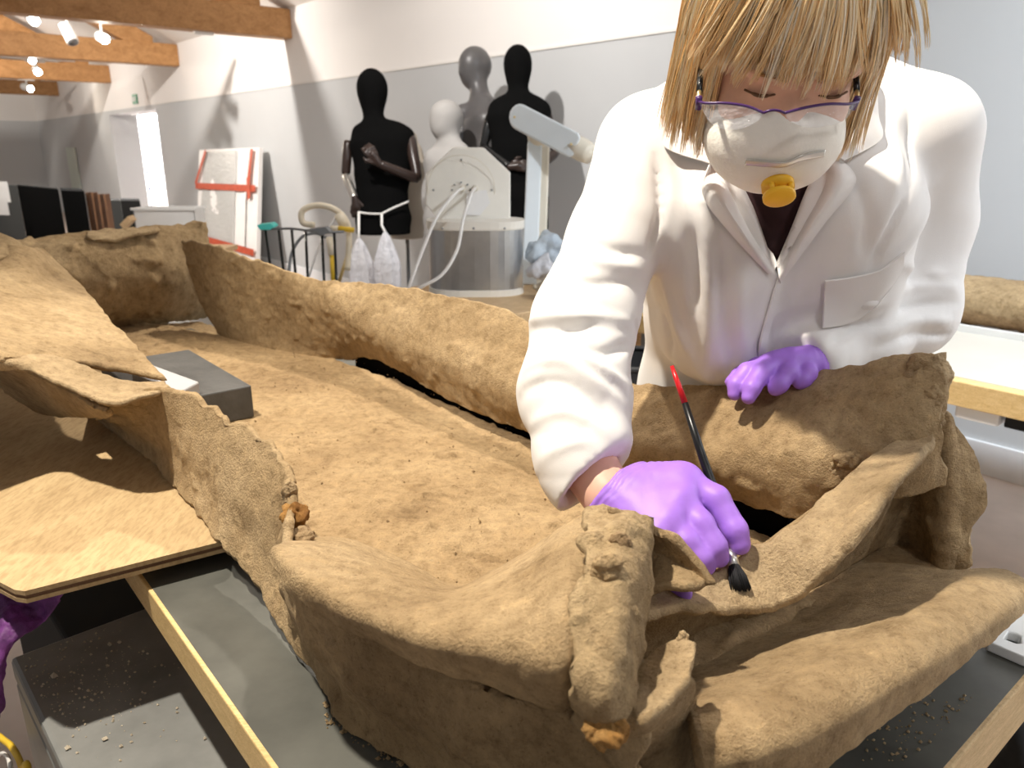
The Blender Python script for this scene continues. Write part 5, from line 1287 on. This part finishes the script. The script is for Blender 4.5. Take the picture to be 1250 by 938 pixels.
# --- hair: a cap underneath and clumps of strands over it
CR_ = (.090, .110, .122)
def cap_fn(X):
    c = HC + HU * .02 - FF * .012
    d = ellip(X, c, [SX, FF, HU], (CR_[0] - .006, CR_[1] - .012, CR_[2] - .008))
    front = (X - np.array(tuple(hd(0, .045, .052)), dtype=np.float32)) @ np.array(tuple((FF * .62 - HU * .78).normalized()), dtype=np.float32)
    d = np.maximum(d, front)
    low = (X - np.array(tuple(hd(0, -.02, -.06)), dtype=np.float32)) @ np.array(tuple(-HU), dtype=np.float32)
    return np.maximum(d, low)
lo, hi = bounds([HC], .17); body('hair_cap', cap_fn, lo, hi, .006, 'hair_under', PER, 2)
hv, hf = MB(), None
crown = math.radians(-150)
def hair_path(phi, th_end, lift, hang, n=15):
    """strand from the crown over the skull at azimuth phi (0 = face), then hanging"""
    c = HC + HU * .02 - FF * .012; out = []
    n1 = n if hang <= 0 else int(n * .72)
    for i in range(n1):
        th = math.radians(3) + (th_end - math.radians(3)) * i / (n1 - 1)
        a, b, h = CR_[0] * lift, CR_[1] * lift, CR_[2] * lift
        ph = phi * min(1, .35 + .65 * i / (n1 * .6))
        out.append(c + SX * (a * math.sin(th) * math.sin(ph)) + FF * (b * math.sin(th) * math.cos(ph)) + HU * (h * math.cos(th)))
    if hang > 0:
        d0 = (out[-1] - out[-2]).normalized()
        for i in range(n - n1):
            s = (i + 1) / (n - n1); dd = (d0 * (1 - s) + (Vector((0, 0, -1)) * .6 - HU * .55 - FF * .05) * s).normalized()
            out.append(out[-1] + dd * hang / (n - n1))
    return out
S_, RAD, TINT = [], [], []
for ci in range(520):
    if ci < 230:
        phi = random.uniform(-1.05, 1.05); te = math.radians(87 + 4 * abs(phi)) + random.gauss(0, .07); hang = 0
    elif ci < 460:
        sgn = random.choice((-1, 1)); phi = sgn * random.uniform(.9, 1.9); te = math.radians(96); hang = random.uniform(.06, .10) if abs(phi) < 1.25 else random.uniform(.08, .12)
    else:
        sgn = random.choice((-1, 1)); phi = sgn * random.uniform(1.8, 3.1); te = math.radians(98); hang = random.uniform(.05, .08)
    lift = random.uniform(.955, 1.065); sweep = random.gauss(0, .30 if ci < 230 else .12)
    ctint = random.gauss(0, .16)
    gp = np.array([tuple(q) for q in hair_path(phi, te, lift, hang, 15)])
    for k in range(11):
        sp = np.array([tuple(q) for q in hair_path(phi + random.gauss(0, .06), te + random.gauss(0, .03), lift * random.uniform(.985, 1.02), hang * random.uniform(.75, 1.15), 15)])
        s1_ = np.linspace(0, 1, 15)[:, None]; mixw = .05 + .75 * s1_; wob = random.uniform(0, 6)
        pt = sp * (1 - mixw) + gp * mixw + np.array(tuple(SX)) * (.0018 * np.sin(wob + s1_ * 7) + sweep * .05 * s1_ ** 2)
        S_.append(pt); RAD.append(random.uniform(.0005, .0012)); TINT.append(min(1, max(0, .60 + ctint + random.gauss(0, .17))))
S_ = np.array(S_); RAD = np.array(RAD); ns = len(S_)
T_ = np.gradient(S_, axis=1); T_ /= np.linalg.norm(T_, axis=2, keepdims=True) + 1e-9
A_ = np.cross(T_, np.array([.31, .52, .79])); A_ /= np.linalg.norm(A_, axis=2, keepdims=True) + 1e-9; B_ = np.cross(T_, A_)
prof = np.array([.7, .8, .9, 1, 1, 1, 1, 1, 1, .95, .9, .8, .65, .45, .12])[None, :, None] * RAD[:, None, None]
vv = np.stack([S_ + (A_ * math.cos(q) + B_ * math.sin(q)) * prof for q in (0, 2.094, 4.189)], 2).reshape(-1, 3)
ii = np.arange(ns * 45).reshape(ns, 15, 3); ff = []
for k in range(3): ff.append(np.stack([ii[:, :-1, k], ii[:, :-1, (k + 1) % 3], ii[:, 1:, (k + 1) % 3], ii[:, 1:, k]], -1).reshape(-1, 4))
hair = obj('hair', vv, np.concatenate(ff), 'hair', PER); hair['kind'] = 'stuff'; hair['label'] = 'blonde fringed hair'
ta_ = hair.data.attributes.new('tint', 'FLOAT', 'POINT'); ta_.data.foreach_set('value', np.repeat(np.array(TINT, dtype=np.float32), 45))
# --- mask
MC = hd(.0, .060, -.061); MF = (FF * .93 - HU * .18).normalized(); MU = (HU - MF * HU.dot(MF)).normalized()
vs, fs = [], []; na, nb_ = 22, 56
for i in range(na + 1):
    al = (i / na) * math.radians(97)
    for j in range(nb_):
        be = 2 * math.pi * j / nb_; sa = math.sin(al) ** .85
        x = .069 * sa * math.cos(be); u_ = .058 * sa * math.sin(be) * (1.0 if math.sin(be) < 0 else .98); f_ = .062 * math.cos(al)
        if math.sin(be) > 0: f_ += .012 * math.exp(-(x / .016) ** 2) * sa ** 2
        rip = .0012 * math.sin(be * 9) * sa ** 3
        vs.append(MC + SX * x + MU * u_ + MF * (f_ + rip))
for i in range(na):
    for j in range(nb_): fs.append((i * nb_ + j, (i + 1) * nb_ + j, (i + 1) * nb_ + (j + 1) % nb_, i * nb_ + (j + 1) % nb_))
fs.append(tuple(range(nb_)))
mk = obj('mask', vs, fs, 'mask', PER); so = mk.modifiers.new('solidify', 'SOLIDIFY'); so.thickness = .003
mk['label'] = 'white cup respirator mask with yellow valve'
def onmask(x, u_, off=.001):
    s = math.hypot(x / .069, u_ / .058); al = math.asin(min(1, s ** (1 / .85))); return MC + SX * x + MU * u_ + MF * (.062 * math.cos(al) + off + (.012 * math.exp(-(x / .016) ** 2) * min(1, s) ** 2 if u_ > 0 else 0))
rows = [[onmask(x, u_ + .003, .002) for x, u_ in ((-.036, .017), (-.018, .022), (-.002, .025), (.014, .030), (.036, .026))], [onmask(x, u_ - .002, .002) for x, u_ in ((-.036, .017), (-.018, .022), (-.002, .025), (.014, .030), (.036, .026))]]
sheet('nose_clip', rows, 'silver', mk, 4, 40, .0015, 0, 1, 0)
apex = MC + MF * .062 - MU * .004
m = MB(); m.tube([apex - MF * .004, apex + MF * .006], .0155, 24); m.build('valve_base', 'valve', mk, True)
m = MB(); m.tube([apex + MF * .006, apex + MF * .0125], .006, 16); m.build('valve_stem', 'valve', mk, True)
m = MB(); m.tube([apex + MF * .0115, apex + MF * .013, apex + MF * .0165, apex + MF * .0175], [.013, .0155, .0155, .013], 24); m.build('valve_cap', 'valve', mk, True)
for q in range(4):
    a_ = math.pi / 2 * q + .78; c_ = apex + (SX * math.cos(a_) + MU * math.sin(a_)) * .0128
    MB().tube([c_ + MF * .004, c_ + MF * .013], .0026, 8).build('valve_pillar', 'valve', mk, True)
for s in (-1, 1):
    MB().tube(crom([MC + SX * s * .066 + MU * .012, hd(s * .084, -.01, -.03), hd(s * .088, -.06, .01)], 6), .0022, 6).build('mask_strap', 'cable_white', mk, True)
    MB().tube(crom([MC + SX * s * .064 - MU * .02, hd(s * .074, -.02, -.075), hd(s * .066, -.07, -.085)], 6), .0022, 6).build('mask_strap', 'cable_white', mk, True)
# --- eyes and glasses
for s in (-1, 1):
    MB().tube(crom([hd(s * .017, .0865, .001), hd(s * .026, .0905, .0012), hd(s * .036, .0900, .0012), hd(s * .047, .0825, .0015)], 5), [.0011] * 6 + [.0019] * 6 + [.0011] * 4, 6).build('eyelashes', 'wood_brown', PER, True)
    MB().tube(crom([hd(s * .014, .090, .017), hd(s * .030, .0925, .023), hd(s * .050, .079, .018)], 5), [.0022] * 11, 6).build('eyebrow', 'hair_under', PER, True)
TG = .67
rimL = [P(853, 124, 0.694), P(862, 126, 0.686), P(885, 126, 0.677), P(912, 130, 0.672), P(932, 138, 0.670)]
rimR = [P(958, 138, 0.670), P(985, 131, 0.672), P(1012, 127, 0.677), P(1035, 127, 0.686), P(1047, 124, 0.694)]
gl = MB().tube(crom([P(932, 138, 0.670), P(938, 135.5, 0.667), P(945, 134.5, 0.666), P(952, 135.5, 0.667), P(958, 138, 0.670)], 4), .0012, 8).build('glasses', 'glasses_purple', PER, True)
for s, rm in ((-1, rimL), (1, rimR)):
    g = MB().tube(crom(rm, 6), .0013, 8).build('rim', 'glasses_purple', gl, True)
    en = rm[0] if s < 0 else rm[-1]
    lowpts = [(856, 128, 0.694), (866, 148, 0.684), (885, 158, 0.677), (908, 156, 0.672), (926, 147, 0.670)] if s < 0 else [(962, 147, 0.670), (982, 155, 0.672), (1006, 154, 0.677), (1030, 147, 0.684), (1044, 130, 0.692)]
    sheet('lens', [rm, [lerp(a_, P(*b_), .5) for a_, b_ in zip(rm, lowpts)], [P(*b_) for b_ in lowpts]], 'lens', gl, 8, 16, .0012, 0, 1, 0)
    MB().tube([en + Vector((0, 0, .004)), en + Vector((-s * .0015, .006, -.006))], .0030, 8).build('hinge', 'glasses_purple', gl, True)
    e0 = P(853, 121, 0.696) if s < 0 else P(1046, 122, 0.696); e1 = P(855, 92, .72) if s < 0 else P(1045, 88, .72); e2 = P(862, 66, .79) if s < 0 else P(1040, 62, .79)
    MB().tube([e0, lerp(e0, e1, .35)], .0022, 8).build('temple_joint', 'brass', gl, True)
    MB().tube([lerp(e0, e1, .3), e1, e2], .0028, 8).build('temple', 'black_gloss', gl, True)
